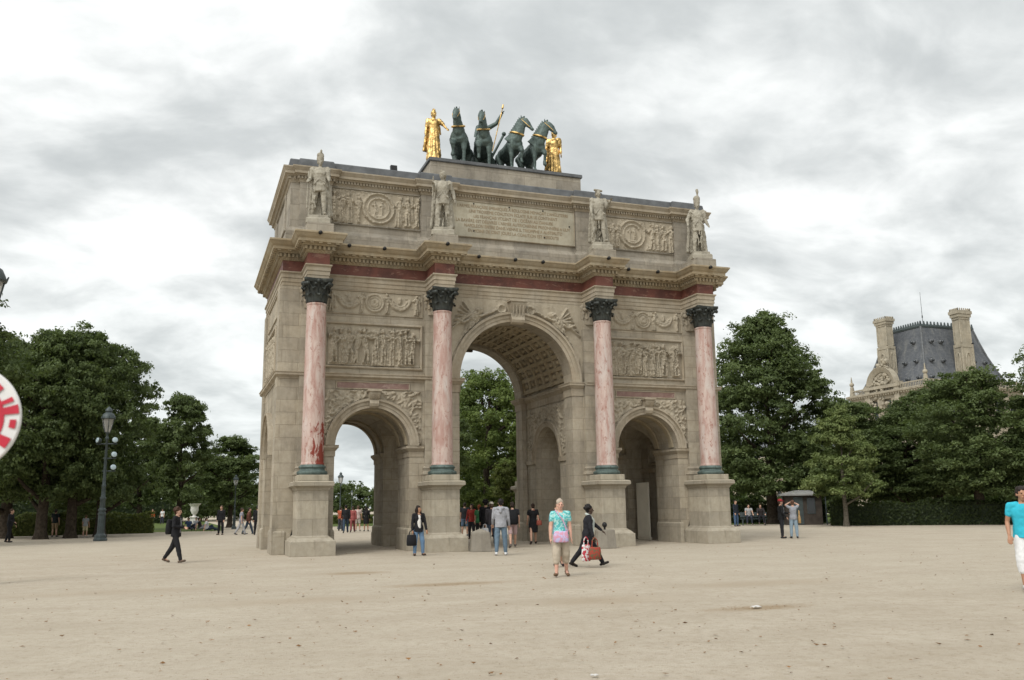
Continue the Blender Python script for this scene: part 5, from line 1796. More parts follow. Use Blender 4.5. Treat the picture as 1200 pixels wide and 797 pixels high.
for k in range(58):
    x = .2 + k * (WX - .4) / 57
    m.cap((x, .02, 21.8), .09, (x, .02, 22.5), .07, 6)
for k in range(48):
    y = .5 + k * (WY - .8) / 47
    m.cap((.02, y, 21.8), .09, (.02, y, 22.5), .07, 6)
m.build('balustrade', MAT['palace_trim'], pv)
IN, ZT = 4.9, 33.0
rv, rf_ = [], []
prof = [(0, 0.0), (.12, .22), (.3, .44), (.55, .68), (.8, .87), (1, 1.0)]      # a slight flare at the foot
base = []
for t, q in prof:
    i = .9 + (IN - .9) * q
    z = 21.7 + (ZT - 21.7) * t
    base.append([(i, i, z), (WX - i, i, z), (WX - i, WY - i, z), (i, WY - i, z)])
m = MB()
m.add([p for r in base for p in r], [(j * 4 + k, j * 4 + (k + 1) % 4, j * 4 + 4 + (k + 1) % 4, j * 4 + 4 + k) for j in range(len(base) - 1) for k in range(4)] + [(20, 21, 22, 23)])
roof = m.build('roof', MAT['slate'], pv)
cr = MB().sweep([(IN, IN), (WX - IN, IN), (WX - IN, WY - IN), (IN, WY - IN)], [(-.1, ZT - .35), (.15, ZT - .3), (.22, ZT), (.1, ZT + .28), (-.1, ZT + .3)], True)
for (xa, ya), (xb, yb) in (((IN, IN), (WX - IN, IN)), ((IN, WY - IN), (IN, IN))):
    n_ = 15
    for k in range(n_ + 1):
        cr.cap((xa + (xb - xa) * k / n_, ya + (yb - ya) * k / n_, ZT + .3), .20, (xa + (xb - xa) * k / n_, ya + (yb - ya) * k / n_, ZT + .75), .13, 6)
cr.build('roof_crest', MAT['iron'], pv)
for k in (0, 1, 3):
    hp = MB()
    for j in range(len(base) - 1): hp.cap(base[j][k], .21, base[j + 1][k], .19, 8)
    hp.build('hip_rib', MAT['lead'], pv, smooth=True)
def roof_at(t):
    q = np.interp(t, [p[0] for p in prof], [p[1] for p in prof])
    return .9 + (IN - .9) * q, 21.7 + (ZT - 21.7) * t
for face in (0, 1):
    L_ = WX if face == 0 else WY
    for t, xs in ((.14, (3.0, 5.6, 16.4, 18.8)), (.42, (4.6, 7.2, 14.2, 16.8)), (.74, (6.0, 8.2, 13.4, 15.2))):
        i, z = roof_at(t)
        for x in xs:
            if face == 1 and 8.0 < x < 12.6: continue
            if x > L_ - i - .6: continue
            c = (x, i, z) if face == 0 else (i, x, z)
            d_ = Vector((0, -1, 0)) if face == 0 else Vector((-1, 0, 0))
            a = Vector(c) + d_ * -.3
            w = MB().cap(a, .36, a + d_ * .55, .40, 12)
            w.cap(Vector(c) + d_ * .1 + Vector((0, 0, .38)), .09, Vector(c) + d_ * .36 + Vector((0, 0, .46)), .09, 6)
            wo = w.build('roof_window', MAT['lead'], pv, smooth=True)
            MB().cap(a + d_ * .62, .27, a + d_ * .93, .25, 12).build('pane', MAT['pane'], wo, smooth=True)
def chimney(x, y, z0, z1, w, d_):
    m = MB()
    def blk(wx, wy, za, zb): m.box(x - wx, x + wx, y - wy, y + wy, za, zb)
    H = z1 - z0
    blk(w * 1.18, d_ * 1.18, z0, z0 + H * .10)
    blk(w, d_, z0 + H * .10, z0 + H * .50)
    blk(w * 1.10, d_ * 1.10, z0 + H * .50, z0 + H * .54)
    blk(w * .90, d_ * .90, z0 + H * .54, z0 + H * .86)
    blk(w * 1.02, d_ * 1.02, z0 + H * .86, z0 + H * .89)
    blk(w * 1.18, d_ * 1.18, z0 + H * .89, z0 + H * .93)
    blk(w * 1.32, d_ * 1.32, z0 + H * .93, z0 + H * .97)
    for k in range(7):
        for s in (-1, 1):
            m.cap((x + (k / 3 - 1) * w * 1.1, y + s * d_ * 1.1, z0 + H * .97), .14, (x + (k / 3 - 1) * w * 1.1, y + s * d_ * 1.1, z0 + H), .10, 6)
            m.cap((x + s * w * 1.1, y + (k / 3 - 1) * d_ * 1.1, z0 + H * .97), .14, (x + s * w * 1.1, y + (k / 3 - 1) * d_ * 1.1, z0 + H), .10, 6)
    for s, ax in ((-1, 0), (-1, 1)):                  # oval cartouches and corner fillets
        for k in range(16):
            a0, a1 = 2 * math.pi * k / 16, 2 * math.pi * (k + 1) / 16
            f = lambda a: (x - w - .05, y + d_ * .5 * math.cos(a), z0 + H * .30 + H * .13 * math.sin(a)) if ax == 0 else (x + w * .5 * math.cos(a), y - d_ - .05, z0 + H * .30 + H * .13 * math.sin(a))
            m.cap(f(a0), .14, f(a1), .14, 6)
    for sx in (-1, 1):
        for sy in (-1, 1):
            m.cap((x + sx * w, y + sy * d_, z0 + H * .12), .18, (x + sx * w, y + sy * d_, z0 + H * .49), .16, 6)
            m.cap((x + sx * w * .9, y + sy * d_ * .9, z0 + H * .56), .14, (x + sx * w * .9, y + sy * d_ * .9, z0 + H * .85), .12, 6)
    return m
chimney(1.7, 10.2, 23.5, 35.2, .80, 1.22).build('chimney', MAT['palace_trim'], pv)
chimney(10.9, 1.7, 21.8, 35.6, 1.25, .80).build('chimney', MAT['palace_trim'], pv)
# arched pediment with carved tympanum under the left chimney
Mp = Matrix(((0, 1, 0, .35), (-1, 0, 0, 10.2), (0, 0, 1, 0), (0, 0, 0, 1)))
m = ring(0, 22.6, 3.3, [(-.75, .4), (-.75, -.35), (-.35, -.55), (.2, -.8), (.25, .4)], 30, .12, math.pi - .12)
m.box(-4.2, -3.0, -.6, .5, 18.5, 23.1).box(3.0, 4.2, -.6, .5, 18.5, 23.1).box(-4.4, 4.4, -.75, .5, 22.2, 22.75)
m.prism(arc_poly(0, 2.9, 22.6, 22.5, 24), -.2, .5)
rg = random.Random(2)
for k in range(46):
    a = rg.uniform(.2, 2.94); q = rg.uniform(.4, 2.4)
    m.ball((q * math.cos(a), -.35, 22.8 + q * math.sin(a) * .85), rg.uniform(.16, .34), 8)
for k in range(30): m.ball((rg.uniform(-3.0, 3.0), -.4, rg.uniform(18.8, 22.0)), rg.uniform(.18, .4), 8)
for k in range(16): m.ball((rg.uniform(-1.6, 1.6), -.3, rg.uniform(25.6, 27.4)), rg.uniform(.22, .42), 8)
m.xform(Mp).build('pediment', MAT['palace_trim'], pv)
m = MB()
for k, (px1, py1) in enumerate(((.2, WY - .3), (.2, .2))):
    m.cap((px1, py1, 21.8), .5, (px1, py1, 23.3), .32, 8); m.ball((px1, py1, 23.9), .42, 8); m.cap((px1, py1, 24.2), .18, (px1, py1, 25.3), .06, 8)
m.build('finial', MAT['palace_trim'], pv, smooth=True)
MB().cap((IN + 1.0, IN + .4, ZT), .05, (IN + 1.0, IN + .4, ZT + 6.2), .025, 6).cap((IN + 1.0, IN + .4, ZT + 1.6), .10, (IN + 1.0, IN + .4, ZT + 1.9), .10, 6).build('antenna', MAT['black'], pv)
# lower wings running away from the pavilion, behind the trees
def wing(label, x0, x1, y0, y1, facade):
    t = thing('palace_wing', label, 'building', (x0, y0, 0))
    wx, wy = x1 - x0, y1 - y0
    MB().box(0, wx, 0, wy, 0, 11.0).build('wall', MAT['palace'], t)
    MB().sweep([(0, 0), (wx, 0), (wx, wy), (0, wy)], [(-.1, 10.6), (.15, 10.6), (.5, 10.9), (.5, 11.15), (-.3, 11.3)], True).build('cornice', MAT['palace_trim'], t)
    i = 3.2
    MB().add([(.4, .4, 11.25), (wx - .4, .4, 11.25), (wx - .4, wy - .4, 11.25), (.4, wy - .4, 11.25), (i, i, 14.8), (wx - i, i, 14.8), (wx - i, wy - i, 14.8), (i, wy - i, 14.8)],
             [(0, 1, 5, 4), (1, 2, 6, 5), (2, 3, 7, 6), (3, 0, 4, 7), (4, 5, 6, 7)]).build('roof', MAT['slate'], t)
    n_ = int((wx if facade == 'y' else wy) / 4.2)
    for k in range(n_):
        q = 2.4 + k * 4.2
        for z in (1.2, 6.2):
            if facade == 'y':
                w = frame(q - .85, q + .85, z, z + 3.4, .22, .14).build('window', MAT['palace_trim'], t)
                MB().box(q - .72, q + .72, -.03, .05, z + .1, z + 3.3).build('pane', MAT['pane'], w)
            else:
                Mw = Matrix(((0, 1, 0, 0), (-1, 0, 0, 0), (0, 0, 1, 0), (0, 0, 0, 1)))
                w = frame(-q - .85, -q + .85, z, z + 3.4, .22, .14).xform(Mw).build('window', MAT['palace_trim'], t)
                MB().box(-.03, .05, q - .72, q + .72, z + .1, z + 3.3).build('pane', MAT['pane'], w)
wing('long low palace wing behind the right-hand trees, right of the pavilion', PX + WX, PX + WX + 60, PY + 4, PY + 20, 'y')
wing('low palace wing behind the trees, left of the pavilion', PX + 3, PX + 16, PY + WY, PY + WY + 46, 'x')

# ================================================================== kiosk, urn, bollards, round paddle
t = thing('kiosk', 'small dark kiosk with a flat grey overhanging roof below the tallest right tree', 'kiosk', (28.45, 19.6, 0), R(-30), None, (.90, .95, 1.0))
MB().box(-1.35, 1.35, -.9, .8, 0, 2.0).build('cabin', plain_mat('dark_green_boards', (.050, .040, .032), .6, 0, .35, 3), t, bevel=.01)
MB().add([(-1.75, -1.25, 2.0), (1.75, -1.25, 2.0), (1.75, 1.25, 2.0), (-1.75, 1.25, 2.0), (-1.75, -1.25, 2.10), (1.75, -1.25, 2.10), (1.75, 1.25, 2.10), (-1.75, 1.25, 2.10), (-.5, -.3, 2.36), (.5, -.3, 2.36), (.5, .3, 2.36), (-.5, .3, 2.36)],
         [(3, 2, 1, 0), (0, 1, 5, 4), (1, 2, 6, 5), (2, 3, 7, 6), (3, 0, 4, 7), (4, 5, 9, 8), (5, 6, 10, 9), (6, 7, 11, 10), (7, 4, 8, 11), (8, 9, 10, 11)]).build('roof', plain_mat('grey_zinc_roof', (.25, .25, .24), .6, .0, .2, 2), t)
wf = frame(.25, .85, .75, 1.85, .06, .04, -.90).build('window', MAT['iron'], t)
MB().box(.30, .80, -.93, -.89, .80, 1.80).build('pane', MAT['pane'], wf)
MB().box(-.75, -.05, -.935, -.90, .05, 1.90).build('door', MAT['iron'], t)
for sx in (-1, 1): MB().cap((sx * 1.6, -1.1, 0), .045, (sx * 1.6, -1.1, 2.0), .045, 8).build('post', MAT['iron'], t)

t = thing('stone_urn', 'white stone urn on a pedestal on the lawn left of the arch', 'urn', (-11.03, 71.4, 0))
wm = plain_mat('white_marble', (.58, .56, .52), .6, 0, .15, 3)
MB().square([(.50, 0), (.50, .16), (.42, .20), (.40, .72), (.48, .76), (.48, .84)]).build('pedestal', wm, t, bevel=.01)
MB().lathe([(.26, .84), (.24, .90), (.13, .98), (.14, 1.06), (.30, 1.20), (.42, 1.55), (.40, 1.85), (.47, 2.05), (.66, 2.20), (.68, 2.26), (.55, 2.26), (.40, 2.05)], n=24).build('vase', wm, t, auto=40)

def bollard(loc, label, kind, rz):
    t = thing('stone_bollard', label, 'bollard', loc, rz, 'stone bollards before the arch')
    w = .36
    vs, fs = [], []
    prof = [(w * 1.03, 0), (w, .10), (w * .90, .64), (w * .86, .68)]
    for r, z in prof: vs += [(-r, -r * .8, z), (r, -r * .8, z), (r, r * .8, z), (-r, r * .8, z)]
    for j in range(3):
        for i in range(4): fs.append((j * 4 + i, j * 4 + (i + 1) % 4, j * 4 + 4 + (i + 1) % 4, j * 4 + 4 + i))
    if kind == 'peak':
        vs += [(-.02, -.02, .80), (.02, -.02, .80), (.02, .02, .80), (-.02, .02, .80)]
        for i in range(4): fs.append((12 + i, 12 + (i + 1) % 4, 16 + (i + 1) % 4, 16 + i))
        fs.append((16, 17, 18, 19))
    else: fs.append((12, 13, 14, 15))
    fs.append((3, 2, 1, 0))
    MB().add(vs, fs).build('block', MAT['bollard'], t, bevel=.018)
    if kind != 'peak':
        MB().lathe([(.05, .68), (.035, .72), (.04, .76), (.085, .80), (.095, .86), (.07, .92), (.03, .95)], n=14).build('knob', MAT['black'], t, smooth=True)
bollard((-2.25, -2.05, 0), 'squat stone bollard with pyramid top in front of the central archway', 'peak', R(-12))
bollard((2.45, -2.55, 0), 'squat stone bollard with dark knob beside the right central pedestal', 'knob', R(-12))
pm = plain_mat('white_painted_post', (.6, .6, .58), .6, 0, .1, 4)
o = MB().lathe([(.10, 0), (.10, .85), (.12, .87), (.12, .95), (.06, 1.02)], n=14).build('white_post', pm, auto=40)
o.location = (.32, 29.7, 0); o['label'] = 'small white post seen through the left archway by its right jamb'; o['category'] = 'post'

# round red and white paddle at the left edge, close to the camera
t = thing('round_sign', 'round red and white sign cut off by the left edge of the picture', 'sign', (-13.085, -29.90, 0), R(-12))
wh = plain_mat('white_enamel', (.72, .71, .70), .4, 0, .06, 6)
rd = plain_mat('red_enamel', (.52, .03, .055), .4, 0, .12, 6)
Mr = Matrix.Translation((0, 0, 1.925)) @ Matrix.Scale(.83, 4) @ Matrix.Rotation(math.pi / 2, 4, 'X')
MB().lathe([(.001, -.008), (.212, -.008), (.218, 0), (.212, .008), (.001, .008)], n=64, cap=False).xform(Mr).build('disc', wh, t, auto=40)
MB().lathe([(.001, .0085), (.155, .0085), (.155, .0115), (.001, .0115)], n=64, cap=False).xform(Mr).build('disc_centre', rd, t, auto=40)
m = MB()
for a0, a1, r0, r1 in ((-.62, -.40, .150, .205), (-.20, -.02, .178, .203), (.10, .28, .150, .212), (.36, .46, .150, .200), (.70, .95, .150, .19), (1.3, 1.6, .15, .205), (2.0, 2.4, .15, .2), (2.8, 3.2, .15, .205), (3.6, 3.9, .15, .2), (4.4, 4.8, .15, .205), (5.1, 5.35, .15, .2)):
    vs = []
    for k in range(7):
        a = a0 + (a1 - a0) * k / 6
        vs += [(r0 * math.cos(a), r0 * math.sin(a), .0130), (r1 * math.cos(a), r1 * math.sin(a), .0130)]
    MB().add(vs, [(2 * k, 2 * k + 1, 2 * k + 3, 2 * k + 2) for k in range(6)]).xform(Mr).build('red_stroke', rd, t)
MB().cap((0, .012, 0), .014, (0, .012, 1.75), .012, 10).lathe([(.16, 0), (.16, .02), (.03, .05)], n=24).build('post', MAT['iron'], t, smooth=True)

# ================================================================== people
def bag(label, loc, w, h, d, mat, handle=.25, rz=0.0, name='handbag', strap=None, pattern=None, round_=.03):
    """loc: centre of the bag's mouth in world space"""
    t = thing(name, label, 'backpack' if name == 'backpack' else 'bag', loc, rz)
    m = MB()
    loft(m, [(0, 0, -h, w * .42, d * .40), (0, 0, -h * .93, w * .52, d * .52), (0, 0, -h * .5, w * .52, d * .5), (0, 0, -h * .08, w * .46, d * .34), (0, 0, 0, w * .42, d * .2)], 16)
    m.build('pouch', mat, t, smooth=True)
    if handle:
        hm = MB()
        for s in (-1, 1):
            p = [(-w * .26, s * d * .12, -.01), (-w * .20, s * d * .1, handle * .7), (0, s * d * .05, handle), (w * .20, s * d * .1, handle * .7), (w * .26, s * d * .12, -.01)]
            hm.tube(p, .011, 6)
        hm.build('handle', mat, t, smooth=True)
    if strap:
        MB().tube(strap, .014, 6).build('strap', mat, t, smooth=True)
    return t
def pos2(x, y): return (x, y, 0.0)
BLK, DK = (.014, .014, .016), (.03, .03, .035)
STAND = Pose(((0, 0, 4), (3, 4, 4)), None)
STANDF = Pose(((0, 0, 4), (4, 6, 4)), ((4, 10, 16), (6, 8, 22)), 0, 0, True)
WALKM = Pose(((22, 6, 2), (-18, 12, 2)), ((-14, 8, 22), (18, 8, 18)), 3)
WALKF = Pose(((20, 6, 2), (-17, 14, 2)), ((-12, 8, 18), (15, 8, 22)), 2, 0, True)

# woman by the second pedestal
P = Pose(((0, 0, 5), (5, 6, 7)), ((2, 10, 12), (6, 12, 14)), -1, 35, True)
t, P, at_ = person('woman with long dark hair, black cardigan and blue jeans standing by a pedestal', (-4.88, -3.45, 0), R(4), 1.60, P, 'tan', BLK, 2, .80, 'trousers', (.12, .20, .31), (.05, .03, .02), 'long', (.018, .012, .010), near=True, open_coat=(.62, .60, .57))
h = at_(P.arm[-1][2]) + Vector((-.03, -.02, -.15))
bag('black shoulder bag hanging beside the woman in blue jeans', h, .34, .36, .16, cloth(BLK), .14, R(4))
# older woman in turquoise, walking to the camera
P = Pose(((9, 4, 3), (-9, 12, 3)), ((2, 8, 12), (-4, 8, 16)), 1, 5, True)
t, P, at_ = person('grey-haired woman in a turquoise patterned top and beige cropped trousers', (-4.18, -13.98, 0), R(-22), 1.69, P, 'pink', (.10, .42, .43), 1, .80, 'capri', (.44, .38, .30), (.13, .08, .045), 'bun', (.36, .30, .24), near=True, pattern=(.36, .62, .60))
M = Matrix.Translation((-4.18, -13.98, 0)) @ Matrix.Rotation(R(-22), 4, 'Z')
st = [Vector(q) for q in ((-.14, -.03, .50), (-.10, .06, .55), (.0, -.02, .2))]
bag('pink and lilac cross-body bag worn by the woman in turquoise', M @ Vector((.0, -.185, 1.02)), .34, .25, .09, cloth((.55, .28, .38), pattern=(.45, .42, .62)), 0, R(-22), 'shoulder_bag',
    [(.13, .02, -.02), (.10, -.005, .12), (.045, -.005, .26), (-.06, .03, .40), (-.11, .10, .47), (-.08, .24, .42), (.06, .31, .2), (.19, .22, .05), (.15, .07, -.02)])
# somebody hidden behind her
person('person in beige shorts hidden behind the woman in turquoise', (-2.99, -11.0, 0), R(-18), 1.62, WALKF, 'fair', (.16, .27, .32), 1, .88, 'capri', (.36, .32, .26), (.05, .03, .03), 'short', (.08, .05, .03))
# striding woman in black with scarf and two carrier bags
P = Pose(((27, 2, 2), (-26, 14, 2)), ((8, 8, 10), (50, 10, 10)), 8, 8, True)
P2 = Pose(((30, 3, 2), (-22, 18, 2)), ((4, 10, 10), (42, 8, 8)), 7, 0, True)
t, P2, at_ = person('striding woman in black trousers and jacket with a pale scarf, arm held out', (-2.36, -11.45, 0), R(72), 1.62, P2, 'dark', (.018, .018, .022), 2, .78, 'trousers', (.016, .016, .020), (.015, .012, .010), 'curly', (.012, .010, .010), near=True, open_coat=(.40, .45, .43))
m = MB()
sc_pts = [P2.up((-.11, -.03, 1.43)), P2.up((-.05, .075, 1.47)), P2.up((.06, .07, 1.47)), P2.up((.10, -.03, 1.43)), P2.up((.06, -.14, 1.34)), P2.up((.055, -.155, 1.05))]
m.tube(sc_pts, .034, 8).tube([P2.up((-.11, -.03, 1.43)), P2.up((-.06, -.14, 1.32)), P2.up((-.06, -.155, 1.0))], .034, 8)
lo = min(v.co.z for o in t.children if o.name.startswith('shoe') for v in o.data.vertices)
body_lo = min(min(p[2] for p in (lambda q: (body_shape(q, P2), q.v)[1])(MB())), 9) - .012
m.v = [(x, y, z - body_lo) for x, y, z in m.v]
m.solid('scarf', cloth((.46, .50, .47)), t, .012, 1)
h = at_(P2.arm[-1][2])
bag('red and brown patterned shopping bag carried by the striding woman', h + Vector((.02, -.05, -.26)), .32, .32, .15, cloth((.30, .05, .035), pattern=(.12, .09, .05)), .24, R(-8))
bag('white and red carrier bag behind the patterned shopping bag', h + Vector((-.17, .08, -.20)), .26, .42, .10, cloth((.62, .61, .60), pattern=(.42, .04, .06)), .20, R(2))
# man in black on the left, walking right with a backpack
P = Pose(((18, 3, 2), (-20, 16, 2)), (((-.27, -.02, 1.14), (-.04, -.24, 1.12)), ((.27, -.02, 1.14), (.04, -.25, 1.10))), 2, 0)
t, P, at_ = person('curly-haired man all in black walking on the gravel left of the arch', (-12.5, -3.05, 0), R(66), 1.68, P, 'fair', BLK, 2, .82, 'trousers', (.016, .016, .018), (.10, .07, .05), 'curly', (.045, .022, .012), near=True, open_coat=(.20, .20, .21))
bag('black backpack on the back of the walking curly-haired man', at_((0, .21, 1.36)), .34, .46, .24, cloth((.012, .012, .013)), 0, R(66), 'backpack', [(-.12, -.08, -.05), (-.13, -.20, .05), (-.12, -.32, -.02), (-.12, -.34, -.2)])
# turquoise man at the right edge
P = Pose(((12, 4, 3), (-10, 12, 3)), ((-6, 12, 38), (4, 8, 20)), 2, 8)
person('man in a turquoise T-shirt and white shorts cut by the right edge', (1.77, -21.12, 0), R(-34), 1.78, P, 'tan', (.035, .40, .52), 1, .86, 'capri', (.66, .66, .66), (.45, .44, .42), 'short', (.02, .014, .012), near=True)
# the group before the central archway
P = Pose(((2, 2, 5), (-6, 8, 4)), ((4, 9, 24), (8, 9, 36)), -1, 10)
person('man in a pale grey hooded jacket and jeans seen from behind', (-2.45, -4.86, 0), R(158), 1.78, P, 'fair', (.30, .305, .33), 2, .84, 'trousers', (.115, .165, .215), (.55, .55, .55), 'short', (.015, .012, .012), near=True, hood=True)
t, P, at_ = person('person with black backpack and pale pink shorts walking into the central archway', (-.30, -.1, 0), R(165), 1.72, WALKM, 'fair', (.016, .016, .020), 1, .86, 'shorts', (.42, .30, .30), (.12, .10, .09), 'short', (.03, .02, .015))
bag('large round black backpack by the right edge of the group', at_((0, .20, 1.40)), .40, .52, .30, cloth((.012, .012, .014)), 0, R(165), 'backpack', [(-.12, -.06, -.05), (-.13, -.2, .05), (-.12, -.3, -.04)])
person('woman in a short black dress walking away through the central archway', (1.45, 2.2, 0), R(162), 1.66, WALKF, 'fair', (.012, .012, .014), 1, .90, 'dress', (0, 0, 0), (.03, .02, .02), 'short', (.03, .018, .012))
bag('small reddish shoulder bag with the woman in the black dress', (1.66, 2.05, .98), .22, .20, .08, cloth((.26, .07, .05)), 0, R(160), 'shoulder_bag', [(-.03, 0, 0), (.08, -.03, .25), (.22, -.03, .46), (.30, -.16, .46)])
grp = 'visitors under the central archway'
person('visitor in dark top and blue jeans shorts at the left of the archway group', (2.20, 14.4, 0), R(160), 1.74, STAND, 'fair', (.022, .024, .028), 1, .88, 'shorts', (.10, .15, .22), (.2, .2, .2), 'short', (.02, .014, .01), grp)
person('visitor in a red jacket in the archway group', (1.12, 9.7, 0), R(-40), 1.66, STANDF, 'fair', (.32, .045, .035), 2, .84, 'trousers', (.03, .03, .035), (.1, .05, .04), 'long', (.03, .018, .012), grp)
person('red-haired visitor in a green top in the archway group', (.74, 7.3, 0), R(150), 1.62, STANDF, 'pink', (.055, .20, .085), 1, .84, 'trousers', (.028, .028, .03), (.05, .04, .03), 'short', (.30, .085, .03), grp)
person('tall visitor all in black in the middle of the archway group', (-.17, 3.6, 0), R(160), 1.80, STAND, 'fair', BLK, 2, .80, 'trousers', BLK, (.02, .02, .02), 'curly', (.012, .010, .010), grp)
t, P, at_ = person('visitor in a white sun hat beside the man in the grey hood', (-.55, 1.7, 0), R(170), 1.70, STAND, 'fair', (.06, .055, .06), 2, .84, 'trousers', (.05, .07, .10), (.3, .28, .26), 'short', (.1, .07, .05), grp, hat=(.62, .58, .50))
bag('white plastic carrier bag low among the archway group', (-1.0, 1.2, .74), .30, .34, .10, cloth((.62, .62, .62)), .16, R(150))
person('dark-dressed visitor further back in the archway', (2.9, 12.2, 0), R(150), 1.70, STANDF, 'fair', (.035, .02, .03), 2, .84, 'skirt', (.02, .02, .025), (.03, .02, .02), 'short', (.02, .015, .012), grp)
# couple on the right taking a picture
t, P, at_ = person('man in a dark jacket and red cap standing at the right of the arch', (12.80, .84, 0), R(58), 1.66, Pose(((0, 0, 3), (4, 4, 3)), ((10, 8, 30), (20, 8, 60)), 0, 20), 'fair', (.014, .015, .016), 2, .80, 'trousers', (.022, .022, .025), (.02, .02, .02), 'short', (.05, .03, .02), hat=(.30, .03, .035), open_coat=(.25, .26, .28))
P = Pose(((0, 0, 4), (3, 3, 4)), (((-.30, -.22, 1.50), (-.09, -.30, 1.62)), ((.30, -.22, 1.50), (.09, -.30, 1.62))), 0, 0, True)
t, P, at_ = person('woman in grey top and pale jeans holding a camera up to her eyes', (13.20, .50, 0), R(150), 1.62, P, 'fair', (.27, .28, .31), 1, .84, 'trousers', (.25, .33, .40), (.02, .02, .02), 'short', (.10, .05, .03))
cm = MB().box(-.07, .07, -.03, .03, -.045, .045).cap((0, -.03, 0), .034, (0, -.08, 0), .032, 10).build('camera_body', MAT['black'], None, bevel=.006)
cm.name = 'camera'; cm.location = at_((0, -.36, 1.66)); cm.rotation_euler = (0, 0, R(150)); cm['label'] = 'small black camera held at the eyes of the woman in grey'; cm['category'] = 'camera'
bag('tan shoulder bag hanging at the hip of the woman with the camera', at_((-.26, .06, 1.02)), .32, .34, .12, cloth((.42, .27, .12)), .22, R(60))
person('person in dark top and blue jeans just right of the last pedestal', (22.83, 19.35, 0), R(20), 1.70, STAND, 'fair', (.02, .025, .035), 2, .84, 'trousers', (.06, .10, .17), (.03, .03, .03), 'short', (.03, .02, .015))
SIT = Pose(((82, 88, 6), (78, 84, 8)), ((35, 8, 30), (40, 8, 20)), 6, 0)
bench = thing('park_bench', 'dark bench in front of the big trunk right of the arch', 'bench', (25.1, 20.6, 0), R(-30))
MB().box(-.9, .9, -.22, .22, .42, .47).build('seat', MAT['iron'], bench, bevel=.008)
MB().box(-.9, .9, .20, .24, .55, .90).build('backrest', MAT['iron'], bench, bevel=.008)
for sx in (-.75, .75): MB().box(sx - .03, sx + .03, -.2, .22, 0, .42).build('leg', MAT['iron'], bench)
o, P, a_ = person('person in a pale top seated on the bench right of the arch', (24.75, 20.65, .06), R(-30), 1.68, SIT, 'fair', (.30, .30, .30), 1, .88, 'trousers', (.03, .035, .05), (.03, .03, .03), 'short', (.04, .03, .02))
o, P, a_ = person('person in dark clothes seated on the bench next to the pale top', (25.45, 20.25, .06), R(-30), 1.68, SIT, 'fair', (.03, .025, .025), 2, .88, 'trousers', (.02, .02, .025), (.03, .03, .03), 'short', (.06, .04, .02))
# strollers beyond the left archway
grp = 'strollers beyond the left archway'
person('man in black top and dark jeans walking beyond the left archway', (-2.45, 25.2, 0), R(170), 1.76, WALKM, 'fair', (.015, .015, .017), 2, .86, 'trousers', (.035, .055, .085), (.02, .02, .02), 'short', (.012, .01, .01), grp)
person('person in a dull red outfit beyond the left archway', (-1.72, 26.8, 0), R(168), 1.66, WALKF, 'fair', (.27, .075, .07), 2, .78, 'trousers', (.20, .06, .06), (.04, .03, .03), 'short', (.05, .03, .02), grp)
person('person in pale pink clothes beyond the left archway', (-.88, 29.5, 0), R(165), 1.68, STANDF, 'fair', (.45, .36, .33), 1, .84, 'shorts', (.36, .33, .29), (.2, .18, .16), 'short', (.10, .06, .04), grp)
person('woman in a short black dress beyond the left archway', (-.50, 28.5, 0), R(170), 1.62, STANDF, 'tan', (.012, .012, .013), 2, .90, 'dress', (0, 0, 0), (.02, .02, .02), 'long', (.015, .012, .01), grp)
person('person in an orange-red top half hidden by the left pedestal', (-1.75, 31.5, 0), R(150), 1.62, STANDF, 'fair', (.33, .08, .04), 1, .86, 'trousers', (.05, .05, .06), (.02, .02, .02), 'short', (.03, .02, .015), grp)
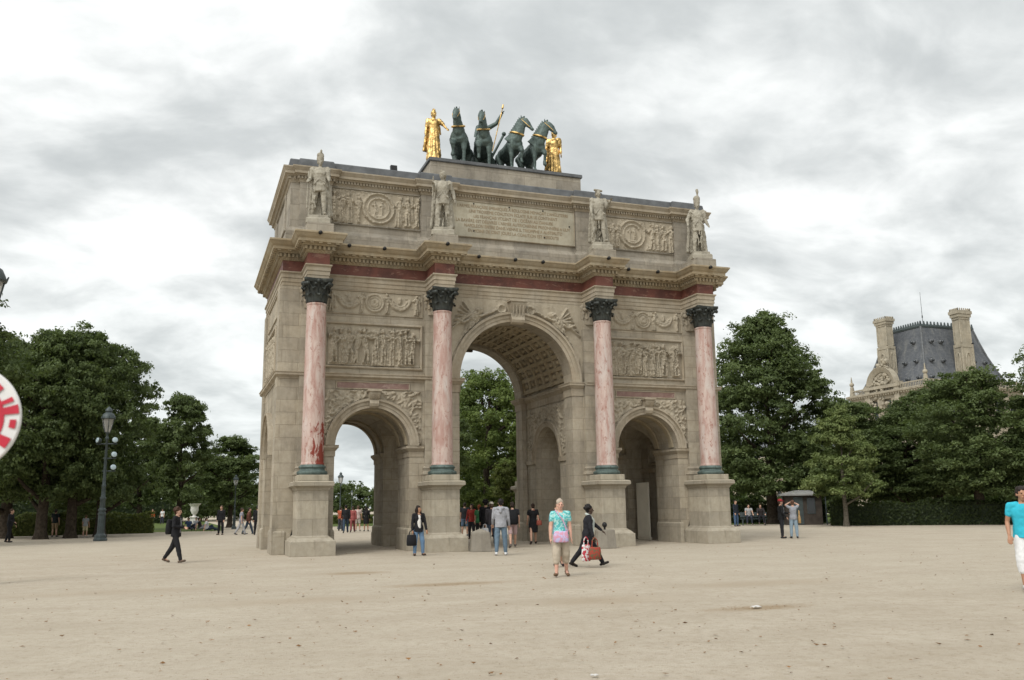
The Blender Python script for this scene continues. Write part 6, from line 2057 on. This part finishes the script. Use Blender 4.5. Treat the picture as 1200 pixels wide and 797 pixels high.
# people under the trees on the left
grp = 'people left of the arch'
person('man in black leaning by the trunk at the far left edge', (-21.05, 22.35, 0), R(75), 1.74, Pose(((8, 4, 3), (-10, 8, 3)), ((10, 10, 60), (5, 12, 20)), 4), 'fair', BLK, 2, .84, 'trousers', BLK, (.02, .02, .02), 'short', (.06, .035, .02), grp)
person('person in dark top and tan shorts between the chestnut trunks', (-20.0, 32.2, 0), R(160), 1.70, STAND, 'fair', (.02, .028, .03), 1, .86, 'shorts', (.30, .22, .13), (.1, .1, .1), 'short', (.03, .02, .015), grp)
person('child in pale yellow and grey under the chestnuts', (-17.95, 29.3, 0), R(170), 1.35, STANDF, 'fair', (.30, .32, .34), 1, .84, 'shorts', (.50, .45, .28), (.3, .3, .3), 'short', (.12, .08, .04), grp)
person('tall man in black standing close to the left corner, farthest left of the standing group', (-9.95, 28.0, 0), R(-30), 1.80, STAND, 'fair', BLK, 2, .80, 'trousers', BLK, (.02, .02, .02), 'short', (.08, .05, .03), grp)
person('stroller in a grey patterned shirt and pale trousers left of the arch', (-8.78, 26.8, 0), R(100), 1.66, WALKF, 'fair', (.25, .25, .29), 1, .84, 'trousers', (.33, .33, .34), (.1, .1, .1), 'short', (.05, .03, .02), grp)
person('stroller in a brown top and dark trousers left of the arch', (-8.3, 27.3, 0), R(95), 1.68, WALKM, 'fair', (.12, .05, .035), 2, .84, 'trousers', (.05, .07, .10), (.1, .1, .1), 'short', (.03, .02, .015), grp)
person('stroller all in black nearest the left corner of the arch', (-7.86, 26.0, 0), R(170), 1.76, STAND, 'fair', BLK, 2, .82, 'trousers', BLK, (.02, .02, .02), 'short', (.02, .015, .01), grp)
GSIT = Pose(((100, 32, 10), (125, 86, 10)), ((-25, 14, 10), (30, 10, 30)), -8, 10)
grp = 'people sitting on the lawn'
for x, y, rz, lb, tp, bt in ((-11.76, 42.4, 30, 'person in blue sitting on the lawn, farthest left', (.05, .08, .16), (.03, .03, .04)),
                             (-11.25, 45.0, -40, 'person in grey sitting on the lawn near the urn', (.30, .30, .31), (.05, .06, .10)),
                             (-10.95, 41.5, 80, 'person in black sitting on the lawn, second from the right', (.02, .02, .02), (.20, .20, .22)),
                             (-10.50, 38.6, 95, 'person in white and dark blue sitting at the lawn edge, nearest the arch', (.45, .46, .47), (.02, .03, .05))):
    person(lb, (x, y, .012), R(rz), 1.70, GSIT, 'fair', tp, 1, .88, 'trousers', bt, (.05, .05, .05), 'short', (.04, .025, .015), grp)
grp = 'people behind the shrub border'
person('person in orange-red behind the shrub border', (-15.5, 80.6, 0), R(20), 1.70, STAND, 'fair', (.48, .10, .03), 2, .84, 'trousers', (.05, .05, .06), (.02, .02, .02), 'short', (.03, .02, .01), grp)
person('person in white behind the shrub border', (-14.4, 80.0, 0), R(-20), 1.68, STANDF, 'fair', (.55, .55, .55), 1, .84, 'trousers', (.04, .04, .06), (.02, .02, .02), 'short', (.03, .02, .01), grp)
bpy.context.view_layer.update()
